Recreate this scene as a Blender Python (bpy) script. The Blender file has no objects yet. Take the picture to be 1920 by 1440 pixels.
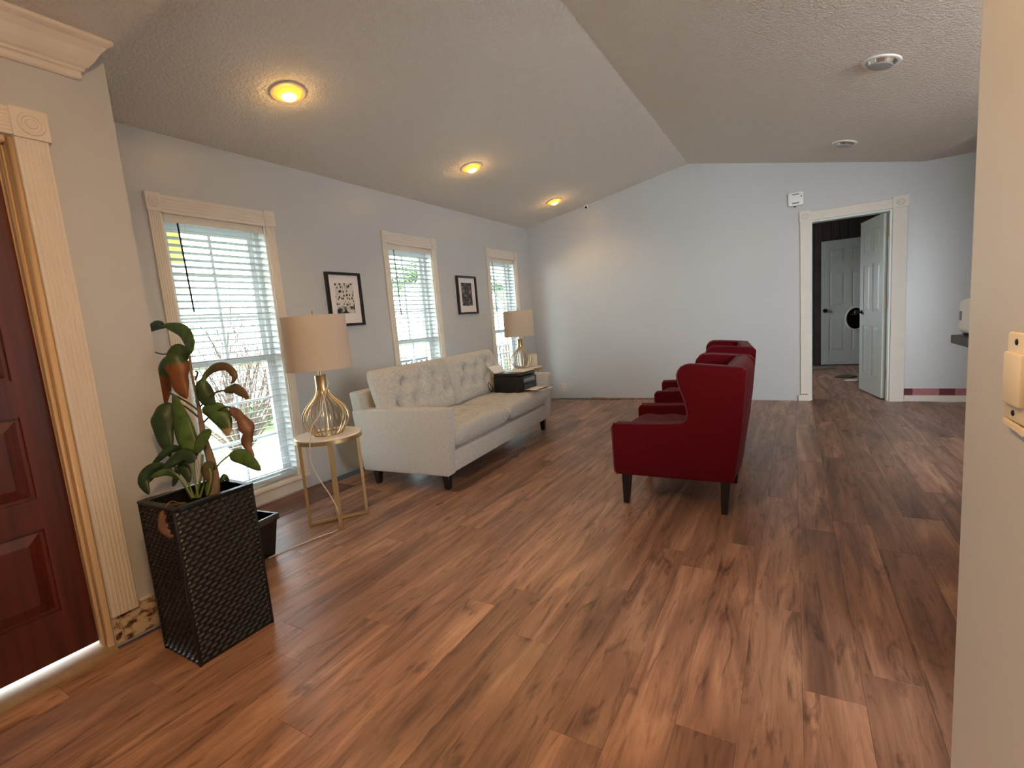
import bpy, bmesh, math, random
from mathutils import Vector, Matrix
random.seed(7)
PI = math.pi
sc = bpy.context.scene
COL = sc.collection

# ------------------------------------------------------------------ camera
FPX, YAW, PITCH, ROLL, CAMH = 897.17, .5363, -.1293, -.0816, 1.1912
_F = Vector((-math.sin(YAW)*math.cos(PITCH), math.cos(YAW)*math.cos(PITCH), math.sin(PITCH)))
_r = Vector((math.cos(YAW), math.sin(YAW), 0)); _u = _r.cross(_F)
_R = _r*math.cos(ROLL) + _u*math.sin(ROLL); _U = _u*math.cos(ROLL) - _r*math.sin(ROLL)
_C = Vector((0, 0, CAMH))
cam = bpy.data.cameras.new('camera'); cam.sensor_width = 36; cam.lens = FPX/1920*36
cam.clip_start = .02; cam.clip_end = 300
co = bpy.data.objects.new('camera', cam); COL.objects.link(co)
co.matrix_world = Matrix(((_R.x, _U.x, -_F.x, 0), (_R.y, _U.y, -_F.y, 0), (_R.z, _U.z, -_F.z, CAMH), (0, 0, 0, 1)))
sc.camera = co

def at(px, py, k):                      # a measured photo point at forward distance k -> place in the room
    return _C + (_F + _R*((px-960)/FPX) - _U*((py-720)/FPX))*k

# ------------------------------------------------------------------ world, lights, exposure
SKY = 10.0
w = bpy.data.worlds.new('overcast_sky'); sc.world = w; w.use_nodes = True
bg = w.node_tree.nodes['Background']; bg.inputs[0].default_value = (.88, .95, 1, 1); bg.inputs[1].default_value = SKY
sc.view_settings.view_transform = 'Standard'; sc.view_settings.look = 'None'
sc.view_settings.gamma = 1; sc.view_settings.use_curve_mapping = False
sc.view_settings.exposure = 0.93
sc.cycles.max_bounces = 8; sc.cycles.diffuse_bounces = 4

def portal(name, loc, rot, sx, sy):
    l = bpy.data.lights.new(name, 'AREA'); l.shape = 'RECTANGLE'; l.size = sx; l.size_y = sy
    l.cycles.is_portal = True
    o = bpy.data.objects.new(name, l); COL.objects.link(o); o.location = loc; o.rotation_euler = rot
XW, YB = -3.381, 6.473            # window wall, back wall
WIN = [(1.597, 2.287), (3.540, 4.200), (5.352, 6.002)]
for a, b in WIN: portal('window_daylight', (XW-.20, (a+b)/2, 1.10), (0, -PI/2, 0), 1.95, b-a)
portal('fill_daylight', (2.85, .85, 1.08), (-PI/2, 0, 0), 3.1, 2.1)  # portal for the unseen opening added to bring in fill daylight
portal('room_daylight', (-1.35, 8.3, 1.35), (0, -PI/2, 0), .9, .8)

# ------------------------------------------------------------------ mesh helpers
class MB:
    def __init__(s): s.v = []; s.f = []; s.uv = None
    def add(s, vs, fs):
        n = len(s.v); s.v += [tuple(p) for p in vs]; s.f += [tuple(i+n for i in f) for f in fs]; return s
    def box(s, x0, x1, y0, y1, z0, z1):
        return s.add([(x0,y0,z0),(x1,y0,z0),(x1,y1,z0),(x0,y1,z0),(x0,y0,z1),(x1,y0,z1),(x1,y1,z1),(x0,y1,z1)],
                     [(0,3,2,1),(4,5,6,7),(0,1,5,4),(1,2,6,5),(2,3,7,6),(3,0,4,7)])
    def hexa(s, lo, hi):                # two 4-point loops
        return s.add(list(lo)+list(hi), [(0,3,2,1),(4,5,6,7),(0,1,5,4),(1,2,6,5),(2,3,7,6),(3,0,4,7)])
    def prism(s, pts, axis, a, b):      # extrude 2-D polygon along axis
        n = len(pts)
        def m(p, t):
            return {'x': (t, p[0], p[1]), 'y': (p[0], t, p[1]), 'z': (p[0], p[1], t)}[axis]
        vs = [m(p, a) for p in pts] + [m(p, b) for p in pts]
        fs = [tuple(range(n))[::-1], tuple(range(n, 2*n))] + [(i, (i+1) % n, n+(i+1) % n, n+i) for i in range(n)]
        return s.add(vs, fs)
    def tube(s, path, r, n=8, closed=False, cap=True):
        path = [Vector(p) for p in path]; m = len(path)
        rs = r if isinstance(r, (list, tuple)) else [r]*m
        vs = []; up = None
        for i, p in enumerate(path):
            a = path[(i-1) % m] if closed else path[max(i-1, 0)]
            b = path[(i+1) % m] if closed else path[min(i+1, m-1)]
            t = (b-a).normalized()
            if up is None:
                up = Vector((0,0,1)) if abs(t.z) < .9 else Vector((1,0,0))
            e1 = t.cross(up)
            if e1.length < 1e-5: e1 = t.cross(Vector((1,.3,.2)))
            e1.normalize(); e2 = e1.cross(t).normalized(); up = e2
            for j in range(n):
                an = 2*PI*j/n
                vs.append(p + e1*math.cos(an)*rs[i] + e2*math.sin(an)*rs[i])
        fs = []
        for i in range(m if closed else m-1):
            for j in range(n):
                i2 = (i+1) % m
                fs.append((i*n+j, i*n+(j+1) % n, i2*n+(j+1) % n, i2*n+j))
        if cap and not closed:
            fs.append(tuple(range(n))[::-1]); fs.append(tuple(range((m-1)*n, m*n)))
        return s.add(vs, fs)
    def lathe(s, prof, n=24, c=(0,0,0), closed=False):
        vs = []
        for r, z in prof:
            for j in range(n):
                a = 2*PI*j/n; vs.append((c[0]+r*math.cos(a), c[1]+r*math.sin(a), c[2]+z))
        m = len(prof); fs = []
        for i in range(m if closed else m-1):
            i2 = (i+1) % m
            for j in range(n):
                fs.append((i*n+j, i*n+(j+1) % n, i2*n+(j+1) % n, i2*n+j))
        if not closed:
            if prof[0][0] > 1e-6: fs.append(tuple(range(n))[::-1])
            if prof[-1][0] > 1e-6: fs.append(tuple(range((m-1)*n, m*n)))
        return s.add(vs, fs)
    def xform(s, M):
        s.v = [tuple(M @ Vector(p)) for p in s.v]; return s
    def mesh(s, name, bevel=0, seg=2, smooth=True):
        me = bpy.data.meshes.new(name)
        bm = bmesh.new()
        vs = [bm.verts.new(p) for p in s.v]
        for f in s.f:
            try: bm.faces.new([vs[i] for i in f])
            except ValueError: pass
        bmesh.ops.remove_doubles(bm, verts=bm.verts, dist=1e-6)
        bmesh.ops.recalc_face_normals(bm, faces=bm.faces)
        if bevel:
            es = [e for e in bm.edges if len(e.link_faces) == 2 and e.calc_face_angle(0) > .5]
            bmesh.ops.bevel(bm, geom=es, offset=bevel, segments=seg, profile=.5, affect='EDGES', clamp_overlap=True)
        bm.to_mesh(me); bm.free()
        if smooth:
            me.shade_smooth(); me.set_sharp_from_angle(angle=math.radians(38))
        return me
    def build(s, name, mat, parent=None, bevel=0, seg=2, smooth=True):
        return link(name, s.mesh(name, bevel, seg, smooth), mat, parent)
def link(name, me, mat, parent=None):
    if mat and not me.materials: me.materials.append(mat)
    o = bpy.data.objects.new(name, me); COL.objects.link(o)
    if parent: o.parent = parent
    return o
def B(x0, x1, y0, y1, z0, z1): return MB().box(x0, x1, y0, y1, z0, z1)
def tag(o, label, cat, group=None):
    o['label'] = label; o['category'] = cat
    if group: o['group'] = group
    return o
def thing(name, label, cat, loc=(0,0,0), rz=0, group=None):
    o = bpy.data.objects.new(name, None); COL.objects.link(o); o.location = loc; o.rotation_euler = (0,0,rz)
    o.empty_display_size = .1
    return tag(o, label, cat, group)
def struct(o, label=None):
    o['kind'] = 'structure'
    if label: o['label'] = label
    return o
def sempty(name, label=None, loc=(0,0,0)):
    o = bpy.data.objects.new(name, None); COL.objects.link(o); o.location = loc; return struct(o, label)
def copy_tree(o, parent=None):
    c = o.copy(); COL.objects.link(c); c.parent = parent
    for ch in list(o.children): copy_tree(ch, c)
    return c

def smooth_path(pts, n=6):
    pts = [Vector(p) for p in pts]; out = []
    for i in range(len(pts)-1):
        p0 = pts[max(i-1, 0)]; p1 = pts[i]; p2 = pts[i+1]; p3 = pts[min(i+2, len(pts)-1)]
        for k_ in range(n):
            t = k_/n
            out.append(.5*((2*p1)+(p2-p0)*t+(2*p0-5*p1+4*p2-p3)*t*t+(3*p1-p0-3*p2+p3)*t**3))
    out.append(pts[-1]); return out
# ------------------------------------------------------------------ materials
def S(r, g, b):                         # sRGB 0-255 -> linear
    f = lambda c: (c/255/12.92 if c/255 <= .04045 else ((c/255+.055)/1.055)**2.4)
    return (f(r), f(g), f(b), 1)
def mat(name, col, rough=.6, metal=0, bump=None, var=None, spec=.5, sheen=0, trans=0, emit=None):
    """bump=(scale,strength,dist) noise bump; var=(scale, amount) brightness mottling"""
    m = bpy.data.materials.new(name); m.use_nodes = True; nt = m.node_tree; N = nt.nodes; L = nt.links
    b = N['Principled BSDF']; b.inputs['Base Color'].default_value = col
    b.inputs['Roughness'].default_value = rough; b.inputs['Metallic'].default_value = metal
    b.inputs['Specular IOR Level'].default_value = spec
    if sheen: b.inputs['Sheen Weight'].default_value = sheen; b.inputs['Sheen Roughness'].default_value = .4
    if trans: b.inputs['Subsurface Weight'].default_value = 0
    if emit: b.inputs['Emission Color'].default_value = emit[0]; b.inputs['Emission Strength'].default_value = emit[1]
    tc = N.new('ShaderNodeTexCoord')
    if var:
        n = N.new('ShaderNodeTexNoise'); n.inputs['Scale'].default_value = var[0]; n.inputs['Detail'].default_value = 5
        L.new(tc.outputs['Object'], n.inputs['Vector'])
        mr = N.new('ShaderNodeMapRange'); mr.inputs[3].default_value = 1-var[1]; mr.inputs[4].default_value = 1+var[1]
        mr.inputs[1].default_value = .25; mr.inputs[2].default_value = .75
        L.new(n.outputs['Fac'], mr.inputs[0])
        mx = N.new('ShaderNodeVectorMath'); mx.operation = 'SCALE'; mx.inputs[0].default_value = col[:3]
        L.new(mr.outputs[0], mx.inputs['Scale']); L.new(mx.outputs[0], b.inputs['Base Color'])
    if bump:
        n = N.new('ShaderNodeTexNoise'); n.inputs['Scale'].default_value = bump[0]; n.inputs['Detail'].default_value = 3
        L.new(tc.outputs['Object'], n.inputs['Vector'])
        bp = N.new('ShaderNodeBump'); bp.inputs['Strength'].default_value = bump[1]; bp.inputs['Distance'].default_value = bump[2]
        L.new(n.outputs['Fac'], bp.inputs['Height']); L.new(bp.outputs[0], b.inputs['Normal'])
    return m
def ramp(N, stops):
    r = N.new('ShaderNodeValToRGB'); e = r.color_ramp.elements
    e[0].position, e[0].color = stops[0]; e[1].position, e[1].color = stops[-1]
    for p, c in stops[1:-1]: x = e.new(p); x.color = c
    return r

M = {}
M['wall'] = mat('wall_paint', S(187,188,188), .33, spec=.65, bump=(260, .12, .003), var=(1.3, .02))
M['wall_entry'] = M['wall']
M['trim'] = mat('trim_paint', S(214,206,194), .45, var=(8, .03))
M['trim_door'] = mat('door_paint', S(206,214,212), .4)
M['dark_panel'] = mat('dark_wood_panelling', S(62,52,46), .55, var=(6, .35))
M['black_metal'] = mat('black_metal', S(22,20,20), .4, .6)
M['black_plastic'] = mat('black_plastic', S(16,16,17), .35, bump=(300,.05,.001))
M['black_gloss'] = mat('black_gloss', S(14,14,16), .12)
M['grey_plastic'] = mat('grey_plastic', S(120,124,128), .35)
M['white_plastic'] = mat('white_plastic', S(228,228,224), .4)
M['ivory'] = mat('ivory_plastic', S(214,202,178), .45)
M['paper'] = mat('paper', S(232,228,222), .8)
M['brass'] = mat('brushed_brass', S(196,170,130), .28, 1)
M['gold'] = mat('gold_painted_metal', S(184,158,112), .38, .85)
M['marble'] = mat('white_marble', S(226,222,216), .25, var=(7, .06))
M['white_cord'] = mat('white_cord', S(224,220,208), .6)
M['dark_wood'] = mat('espresso_wood', S(34,24,22), .4, var=(20,.2))
M['legs'] = mat('black_stained_wood', S(26,20,20), .35)
M['red_fabric'] = mat('red_woven_fabric', S(84,4,15), .9, bump=(900,.25,.001), var=(60,.10), sheen=.06, spec=.12)
M['red_piping'] = mat('red_piping', S(84,8,22), .8, bump=(900,.2,.001))
M['blue_foam'] = mat('blue_underlay_foam', S(66,92,112), .8, bump=(120,.3,.002))
M['slat'] = mat('blind_slat', S(184,192,196), .45)
M['vinyl'] = mat('white_vinyl', S(226,230,230), .4)
M['soil'] = mat('soil', S(38,28,22), .95, bump=(60,.8,.01))
M['tan'] = mat('threshold_tan', S(160,136,104), .6, var=(20,.15))
M['rotten'] = mat('exposed_plasterboard', S(190,170,140), .9, bump=(50,.5,.004))
M['mat_board'] = mat('picture_mat', S(224,218,214), .8)
M['frame_black'] = mat('black_frame', S(20,16,16), .35)
M['linen'] = None
def m_ceiling():
    m = mat('textured_ceiling', S(222,215,204), .9); N = m.node_tree.nodes; L = m.node_tree.links; b = N['Principled BSDF']
    tc = N.new('ShaderNodeTexCoord')
    v = N.new('ShaderNodeTexNoise'); v.inputs['Scale'].default_value = 55; v.inputs['Detail'].default_value = 3; v.inputs['Roughness'].default_value = .6
    L.new(tc.outputs['Object'], v.inputs['Vector'])
    r = ramp(N, [(.42, (0,0,0,1)), (.62, (1,1,1,1))]); L.new(v.outputs['Fac'], r.inputs[0])
    bp = N.new('ShaderNodeBump'); bp.inputs['Strength'].default_value = .75; bp.inputs['Distance'].default_value = .006
    L.new(r.outputs[0], bp.inputs['Height']); L.new(bp.outputs[0], b.inputs['Normal'])
    return m
M['ceiling'] = m_ceiling()
def m_floor(name, tint=(1,1,1), rough=.34):
    m = bpy.data.materials.new(name); m.use_nodes = True; N = m.node_tree.nodes; L = m.node_tree.links; b = N['Principled BSDF']
    tc = N.new('ShaderNodeTexCoord'); oi = N.new('ShaderNodeObjectInfo')
    mul = N.new('ShaderNodeMath'); mul.operation = 'MULTIPLY'; mul.inputs[1].default_value = 41.7; L.new(oi.outputs['Random'], mul.inputs[0])
    cb = N.new('ShaderNodeCombineXYZ'); L.new(mul.outputs[0], cb.inputs[0]); L.new(mul.outputs[0], cb.inputs[2])
    ad = N.new('ShaderNodeVectorMath'); L.new(tc.outputs['Object'], ad.inputs[0]); L.new(cb.outputs[0], ad.inputs[1])
    def noise(sx, sy, detail, dist, rough=.55):
        mp = N.new('ShaderNodeMapping'); mp.inputs['Scale'].default_value = (sx, sy, 1); L.new(ad.outputs[0], mp.inputs[0])
        n = N.new('ShaderNodeTexNoise'); n.inputs['Scale'].default_value = 1; n.inputs['Detail'].default_value = detail
        n.inputs['Distortion'].default_value = dist; n.inputs['Roughness'].default_value = rough
        L.new(mp.outputs[0], n.inputs['Vector']); return n
    broad = noise(8, .9, 5, 1.4); fine = noise(90, 5, 5, .6, .65); knot = noise(13, 2.2, 6, 2.2, .62)
    def c(r, g, bb): x = S(r, g, bb); return (x[0]*tint[0], x[1]*tint[1], x[2]*tint[2], 1)
    r1 = ramp(N, [(.28, c(100,71,58)), (.45, c(138,102,83)), (.58, c(160,121,99)), (.74, c(190,150,123))]); L.new(broad.outputs['Fac'], r1.inputs[0])
    r2 = ramp(N, [(.32, (.42,.38,.36,1)), (.5, (1,1,1,1)), (.75, (1.12,1.1,1.08,1))]); L.new(fine.outputs['Fac'], r2.inputs[0])
    r3 = ramp(N, [(.32, (.26,.23,.22,1)), (.46, (1,1,1,1))]); L.new(knot.outputs['Fac'], r3.inputs[0])
    def mult(a, bb, fac):
        x = N.new('ShaderNodeMixRGB'); x.blend_type = 'MULTIPLY'; x.inputs[0].default_value = fac; L.new(a, x.inputs[1]); L.new(bb, x.inputs[2]); return x.outputs[0]
    c1 = mult(r1.outputs[0], r2.outputs[0], .45); c2 = mult(c1, r3.outputs[0], .75)
    hv = N.new('ShaderNodeHueSaturation'); L.new(c2, hv.inputs['Color'])
    mr = N.new('ShaderNodeMapRange'); mr.inputs[3].default_value = .80; mr.inputs[4].default_value = 1.18; L.new(oi.outputs['Random'], mr.inputs[0]); L.new(mr.outputs[0], hv.inputs['Value'])
    L.new(hv.outputs[0], b.inputs['Base Color'])
    rr = N.new('ShaderNodeMapRange'); rr.inputs[3].default_value = rough+.08; rr.inputs[4].default_value = rough-.05; L.new(fine.outputs['Fac'], rr.inputs[0]); L.new(rr.outputs[0], b.inputs['Roughness'])
    bp = N.new('ShaderNodeBump'); bp.inputs['Strength'].default_value = .15; bp.inputs['Distance'].default_value = .002
    L.new(fine.outputs['Fac'], bp.inputs['Height']); L.new(bp.outputs[0], b.inputs['Normal'])
    return m
M['floor'] = m_floor('laminate_floor')
M['floor_dark'] = m_floor('dark_laminate', (.5,.38,.34), .4)
def m_door_wood():
    m = bpy.data.materials.new('mahogany_door'); m.use_nodes = True; N = m.node_tree.nodes; L = m.node_tree.links; b = N['Principled BSDF']
    tc = N.new('ShaderNodeTexCoord'); mp = N.new('ShaderNodeMapping'); mp.inputs['Scale'].default_value = (30, 30, 1.2); L.new(tc.outputs['Object'], mp.inputs[0])
    n = N.new('ShaderNodeTexNoise'); n.inputs['Scale'].default_value = 1; n.inputs['Detail'].default_value = 6; n.inputs['Distortion'].default_value = .5; L.new(mp.outputs[0], n.inputs['Vector'])
    r = ramp(N, [(.3, S(64,23,17)), (.7, S(98,38,27))]); L.new(n.outputs['Fac'], r.inputs[0]); L.new(r.outputs[0], b.inputs['Base Color'])
    b.inputs['Roughness'].default_value = .35
    return m
M['door_wood'] = m_door_wood()
def m_fabric(name, col, sc_=(40, 40, 400), lo=.78, hi=1.12):
    m = mat(name, col, .9, spec=.15, sheen=.15); N = m.node_tree.nodes; L = m.node_tree.links; b = N['Principled BSDF']
    tc = N.new('ShaderNodeTexCoord'); mp = N.new('ShaderNodeMapping'); mp.inputs['Scale'].default_value = sc_; L.new(tc.outputs['Object'], mp.inputs[0])
    n = N.new('ShaderNodeTexNoise'); n.inputs['Scale'].default_value = 1; n.inputs['Detail'].default_value = 4; L.new(mp.outputs[0], n.inputs['Vector'])
    mr = N.new('ShaderNodeMapRange'); mr.inputs[1].default_value = .3; mr.inputs[2].default_value = .7; mr.inputs[3].default_value = lo; mr.inputs[4].default_value = hi
    L.new(n.outputs['Fac'], mr.inputs[0])
    vm = N.new('ShaderNodeVectorMath'); vm.operation = 'SCALE'; vm.inputs[0].default_value = col[:3]; L.new(mr.outputs[0], vm.inputs['Scale']); L.new(vm.outputs[0], b.inputs['Base Color'])
    bp = N.new('ShaderNodeBump'); bp.inputs['Strength'].default_value = .25; bp.inputs['Distance'].default_value = .001; L.new(n.outputs['Fac'], bp.inputs['Height']); L.new(bp.outputs[0], b.inputs['Normal'])
    return m
M['sofa'] = m_fabric('beige_woven_upholstery', S(194,191,184))
def m_shade():
    m = m_fabric('linen_lampshade', S(226,212,194), (300, 300, 300), .92, 1.05); N = m.node_tree.nodes; L = m.node_tree.links; b = N['Principled BSDF']
    t = N.new('ShaderNodeBsdfTranslucent'); t.inputs[0].default_value = S(236,214,184); mx = N.new('ShaderNodeMixShader'); mx.inputs[0].default_value = .35
    L.new(b.outputs[0], mx.inputs[1]); L.new(t.outputs[0], mx.inputs[2]); L.new(mx.outputs[0], N['Material Output'].inputs[0]); return m
M['shade'] = m_shade()
def m_wicker():
    m = mat('dark_woven_resin', S(13,12,13), .45); N = m.node_tree.nodes; L = m.node_tree.links; b = N['Principled BSDF']
    return m
M['wicker'] = m_wicker()
def m_glass():
    m = bpy.data.materials.new('window_glass'); m.use_nodes = True; N = m.node_tree.nodes; L = m.node_tree.links
    N.remove(N['Principled BSDF'])
    t = N.new('ShaderNodeBsdfTransparent'); t.inputs[0].default_value = (.94,.97,.97,1); g = N.new('ShaderNodeBsdfGlossy'); g.inputs['Roughness'].default_value = .02
    mx = N.new('ShaderNodeMixShader'); mx.inputs[0].default_value = .06
    L.new(t.outputs[0], mx.inputs[1]); L.new(g.outputs[0], mx.inputs[2]); L.new(mx.outputs[0], N['Material Output'].inputs[0]); return m
M['glass'] = m_glass()
def m_print(name, kind):
    m = mat(name, (1,1,1,1), .8); N = m.node_tree.nodes; L = m.node_tree.links; b = N['Principled BSDF']
    tc = N.new('ShaderNodeTexCoord')
    if kind == 0:
        mp = N.new('ShaderNodeMapping'); mp.inputs['Scale'].default_value = (1, 46, 34); L.new(tc.outputs['Object'], mp.inputs[0])
        v = N.new('ShaderNodeTexVoronoi'); v.inputs['Scale'].default_value = 1; v.inputs['Randomness'].default_value = .75; L.new(mp.outputs[0], v.inputs['Vector'])
        r = ramp(N, [(.36, S(38,38,52)), (.44, S(206,202,192))]); L.new(v.outputs['Distance'], r.inputs[0])
        sx = N.new('ShaderNodeSeparateXYZ'); L.new(tc.outputs['Object'], sx.inputs[0])
        n = N.new('ShaderNodeTexNoise'); n.inputs['Scale'].default_value = 22; n.inputs['Detail'].default_value = 3; L.new(tc.outputs['Object'], n.inputs['Vector'])
        r2 = ramp(N, [(.45, S(36,38,50)), (.62, S(206,202,192))]); L.new(n.outputs['Fac'], r2.inputs[0])
        mr = N.new('ShaderNodeMapRange'); mr.inputs[1].default_value = -.07; mr.inputs[2].default_value = -.055; L.new(sx.outputs[2], mr.inputs[0])
        mx = N.new('ShaderNodeMixRGB'); L.new(mr.outputs[0], mx.inputs[0]); L.new(r2.outputs[0], mx.inputs[1]); L.new(r.outputs[0], mx.inputs[2]); L.new(mx.outputs[0], b.inputs['Base Color'])
    else:
        n = N.new('ShaderNodeTexNoise'); n.inputs['Scale'].default_value = 18; n.inputs['Detail'].default_value = 6; n.inputs['Distortion'].default_value = .8; L.new(tc.outputs['Object'], n.inputs['Vector'])
        r = ramp(N, [(.35, S(34,32,34)), (.55, S(78,76,78)), (.72, S(150,148,148))]); L.new(n.outputs['Fac'], r.inputs[0]); L.new(r.outputs[0], b.inputs['Base Color'])
    return m
def m_leaf(name, green, brown=None, start=.5):
    m = mat(name, green, .42); N = m.node_tree.nodes; L = m.node_tree.links; b = N['Principled BSDF']
    uv = N.new('ShaderNodeUVMap'); sp = N.new('ShaderNodeSeparateXYZ'); L.new(uv.outputs[0], sp.inputs[0])
    tc = N.new('ShaderNodeTexCoord'); n = N.new('ShaderNodeTexNoise'); n.inputs['Scale'].default_value = 26; n.inputs['Detail'].default_value = 4; L.new(tc.outputs['Object'], n.inputs['Vector'])
    dk = tuple(c*.55 for c in green[:3])+(1,)
    r = ramp(N, [(.35, dk), (.65, green)]); L.new(n.outputs['Fac'], r.inputs[0]); out = r.outputs[0]
    if brown:
        ad = N.new('ShaderNodeMath'); ad.operation = 'MULTIPLY_ADD'; ad.inputs[1].default_value = .35; L.new(n.outputs['Fac'], ad.inputs[0]); L.new(sp.outputs[1], ad.inputs[2])
        mr = N.new('ShaderNodeMapRange'); mr.inputs[1].default_value = start+.14; mr.inputs[2].default_value = start+.22; L.new(ad.outputs[0], mr.inputs[0])
        mx = N.new('ShaderNodeMixRGB'); L.new(mr.outputs[0], mx.inputs[0]); L.new(out, mx.inputs[1]); mx.inputs[2].default_value = brown; out = mx.outputs[0]
    L.new(out, b.inputs['Base Color'])
    t = N.new('ShaderNodeBsdfTranslucent'); L.new(out, t.inputs[0]); ms = N.new('ShaderNodeMixShader'); ms.inputs[0].default_value = .3
    L.new(b.outputs[0], ms.inputs[1]); L.new(t.outputs[0], ms.inputs[2]); L.new(ms.outputs[0], N['Material Output'].inputs[0])
    return m

# ------------------------------------------------------------------ structure: floor
sub = struct(B(-3.381, 4.6, -2.0, YB+.12, -.06, -.012).build('floor', M['floor_dark']), 'brown wood-look laminate floor')
PW, PL = .16, 1.215
def plank(x0, x1, y0, y1, m):
    cx, cy = (x0+x1)/2, (y0+y1)/2
    o = B(x0+.0002-cx, x1-.0002-cx, y0+.0002-cy, y1-.0002-cy, -.011, 0).build('plank', m, sub, bevel=.0006, seg=1)
    o.location = (cx, cy, 0)
ncol = 0
x = -3.02
offs = [0, .62, .30, .91, .47, 1.08, .2, .75]
cols = []
while x < 1.62: cols.append((x, min(x+PW, 1.62))); x += PW
for i, (a, b) in enumerate(cols):
    y = -.25 - offs[(i*3) % 8]
    ymin = .0 if a > -2.4 else 1.03
    if b > .242: ymin = 1.03
    while y < YB-.02:
        y1 = y+PL
        lo, hi = max(y, ymin), min(y1, YB+.10 if .15 < a < .88 else YB-.015 - (.11 if a < -2.2 else 0))
        if hi-lo > .05: plank(a, b, lo, hi, M['floor'])
        y = y1
for (a, b) in cols:
    if a < .242 < b: plank(a, .241, 0, 1.028, M['floor'])
# the darker strip of boards left along the window wall, then the underlay
plank(-3.375, -3.03, 1.03, 2.30, M['floor_dark']); plank(-3.375, -3.03, 2.302, 2.50, M['floor_dark'])
B(-3.378, -3.255, 2.505, YB-.005, -.0118, -.006).build('underlay', M['blue_foam'], sub)
for y_ in (2.505, 3.72, 4.935): plank(-3.25, -3.025, y_, min(y_+1.213, YB-.13), M['floor'])
B(-3.03, -2.2, YB-.12, YB-.005, -.0118, -.004).build('underlay', M['blue_foam'], sub)
rest = B(1.625, 4.6, 1.03, YB, -.011, 0).build('floorboards', M['floor'], sub); rest['kind'] = 'stuff'
rest = B(-2.4, .24, -2.0, 0, -.011, 0).build('floorboards', M['floor'], sub); rest['kind'] = 'stuff'

# ------------------------------------------------------------------ structure: walls
EAVE, RX, RZ, FX, FZ = 2.52, -1.097, 2.925, 1.084, 2.45
def zc(x):
    if x <= RX: return EAVE + (RZ-EAVE)*(x-XW)/(RX-XW)
    if x <= FX: return RZ + (FZ-RZ)*(x-RX)/(FX-RX)
    return FZ - .02
T = .16
mb = MB()                                # window wall with three openings
ys = [1.02] + [v for p in WIN for v in p] + [YB+.12]
for i in range(0, len(ys)-1, 2): mb.box(XW-T, XW, ys[i], ys[i+1], -.05, EAVE+.06)
for a, b in WIN: mb.box(XW-T, XW, a, b, -.05, .115); mb.box(XW-T, XW, a, b, 2.05, EAVE+.06)
struct(mb.build('wall_left', M['wall'], smooth=False), 'grey painted window wall')
DX0, DX1, DZ = .172, .896, 2.03
mb = MB()                                # gabled back wall with the doorway
xs = [XW-T, XW, -2.2, RX, DX0]
for a, b in zip(xs, xs[1:]): mb.prism([(a, -.05), (b, -.05), (b, zc(b)+.06), (a, zc(max(a, XW))+.06)], 'y', YB, YB+.12)
mb.prism([(DX0, DZ), (DX1, DZ), (DX1, zc(DX1)+.06), (DX0, zc(DX0)+.06)], 'y', YB, YB+.12)
mb.prism([(DX1, -.05), (FX, -.05), (FX, FZ+.06), (DX1, zc(DX1)+.06)], 'y', YB, YB+.12)
mb.box(FX, 4.75, YB, YB+.12, -.05, FZ+.06)
struct(mb.build('wall_back', M['wall'], smooth=False), 'grey gable end wall with a doorway')
mb = MB()                                # ceiling of the big room
def cprof(y):                           # the kitchen ceiling falls a little toward the front
    d = .043*(YB-y); xv = 1.13+.1974*(YB-y)
    return [(XW-T, y, EAVE-.028), (XW, y, EAVE), (RX, y, RZ), (xv, y, 2.44-d), (4.75, y, 2.44-d)]
c0, c1 = cprof(1.03), cprof(YB+.12)
up_ = lambda c: [(p[0], p[1], p[2]+.08) for p in c]
mb.add(c0+c1+up_(c0)+up_(c1), [f for i in range(4) for f in ((i, i+1, 5+i+1, 5+i), (10+i, 15+i, 15+i+1, 10+i+1), (i, 10+i, 10+i+1, i+1), (5+i, 5+i+1, 15+i+1, 15+i))] + [(0, 5, 15, 10), (4, 14, 19, 9)])
struct(mb.build('ceiling', M['ceiling'], smooth=False), 'vaulted ceiling with knockdown texture')
EX = -2.397
struct(B(EX-.15, .40, -2.1, 1.028, 2.40, 2.50).build('ceiling_entry', M['ceiling'], smooth=False), 'low flat ceiling over the entry')
struct(B(EX-.15, .40, .93, 1.027, 2.50, 3.05).build('wall_header', M['wall'], smooth=False))
DY0, DY1, DT = -.25, .697, 1.985
mb = MB(); mb.box(EX-.15, EX, DY1, 1.02, 0, 2.40); mb.box(EX-.15, EX, -2.1, DY0, 0, 2.40); mb.box(EX-.15, EX, DY0, DY1, DT, 2.40)
mb.box(XW-T, EX-.15, .90, 1.02, -.05, 2.75)
struct(mb.build('wall_entry', M['wall_entry'], smooth=False), 'wall beside the front door')
RXW = .242
struct(B(RXW, RXW+.12, -2.1, 1.028, 0, 2.40).build('wall_right', M['wall_entry'], smooth=False), 'pale wall end at the right edge')
struct(B(EX-.15, .362, -2.2, -2.1, 0, 2.4).build('wall_behind', M['wall_entry'], smooth=False))
mb = MB(); mb.box(.362, 1.3, .93, 1.028, 0, 3.0); mb.box(4.4, 4.75, .93, 1.028, 0, 3.0); mb.box(1.3, 4.4, .93, 1.028, 2.1, 3.0); mb.box(1.3, 4.4, .93, 1.028, -.05, .06)  # the wide opening is added out of view, as fill daylight for the room
struct(mb.build('wall_front', M['wall'], smooth=False))
mb = MB(); mb.box(4.6, 4.72, 1.028, YB, 0, 2.45)
struct(mb.build('wall_kitchen', M['wall'], smooth=False))
struct(B(1.62, 4.6, 4.0, 4.12, 0, 2.5).build('wall_light_blocker', M['wall'], smooth=False))  # unseen wall added to keep the fill daylight off the right of the back wall
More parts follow.
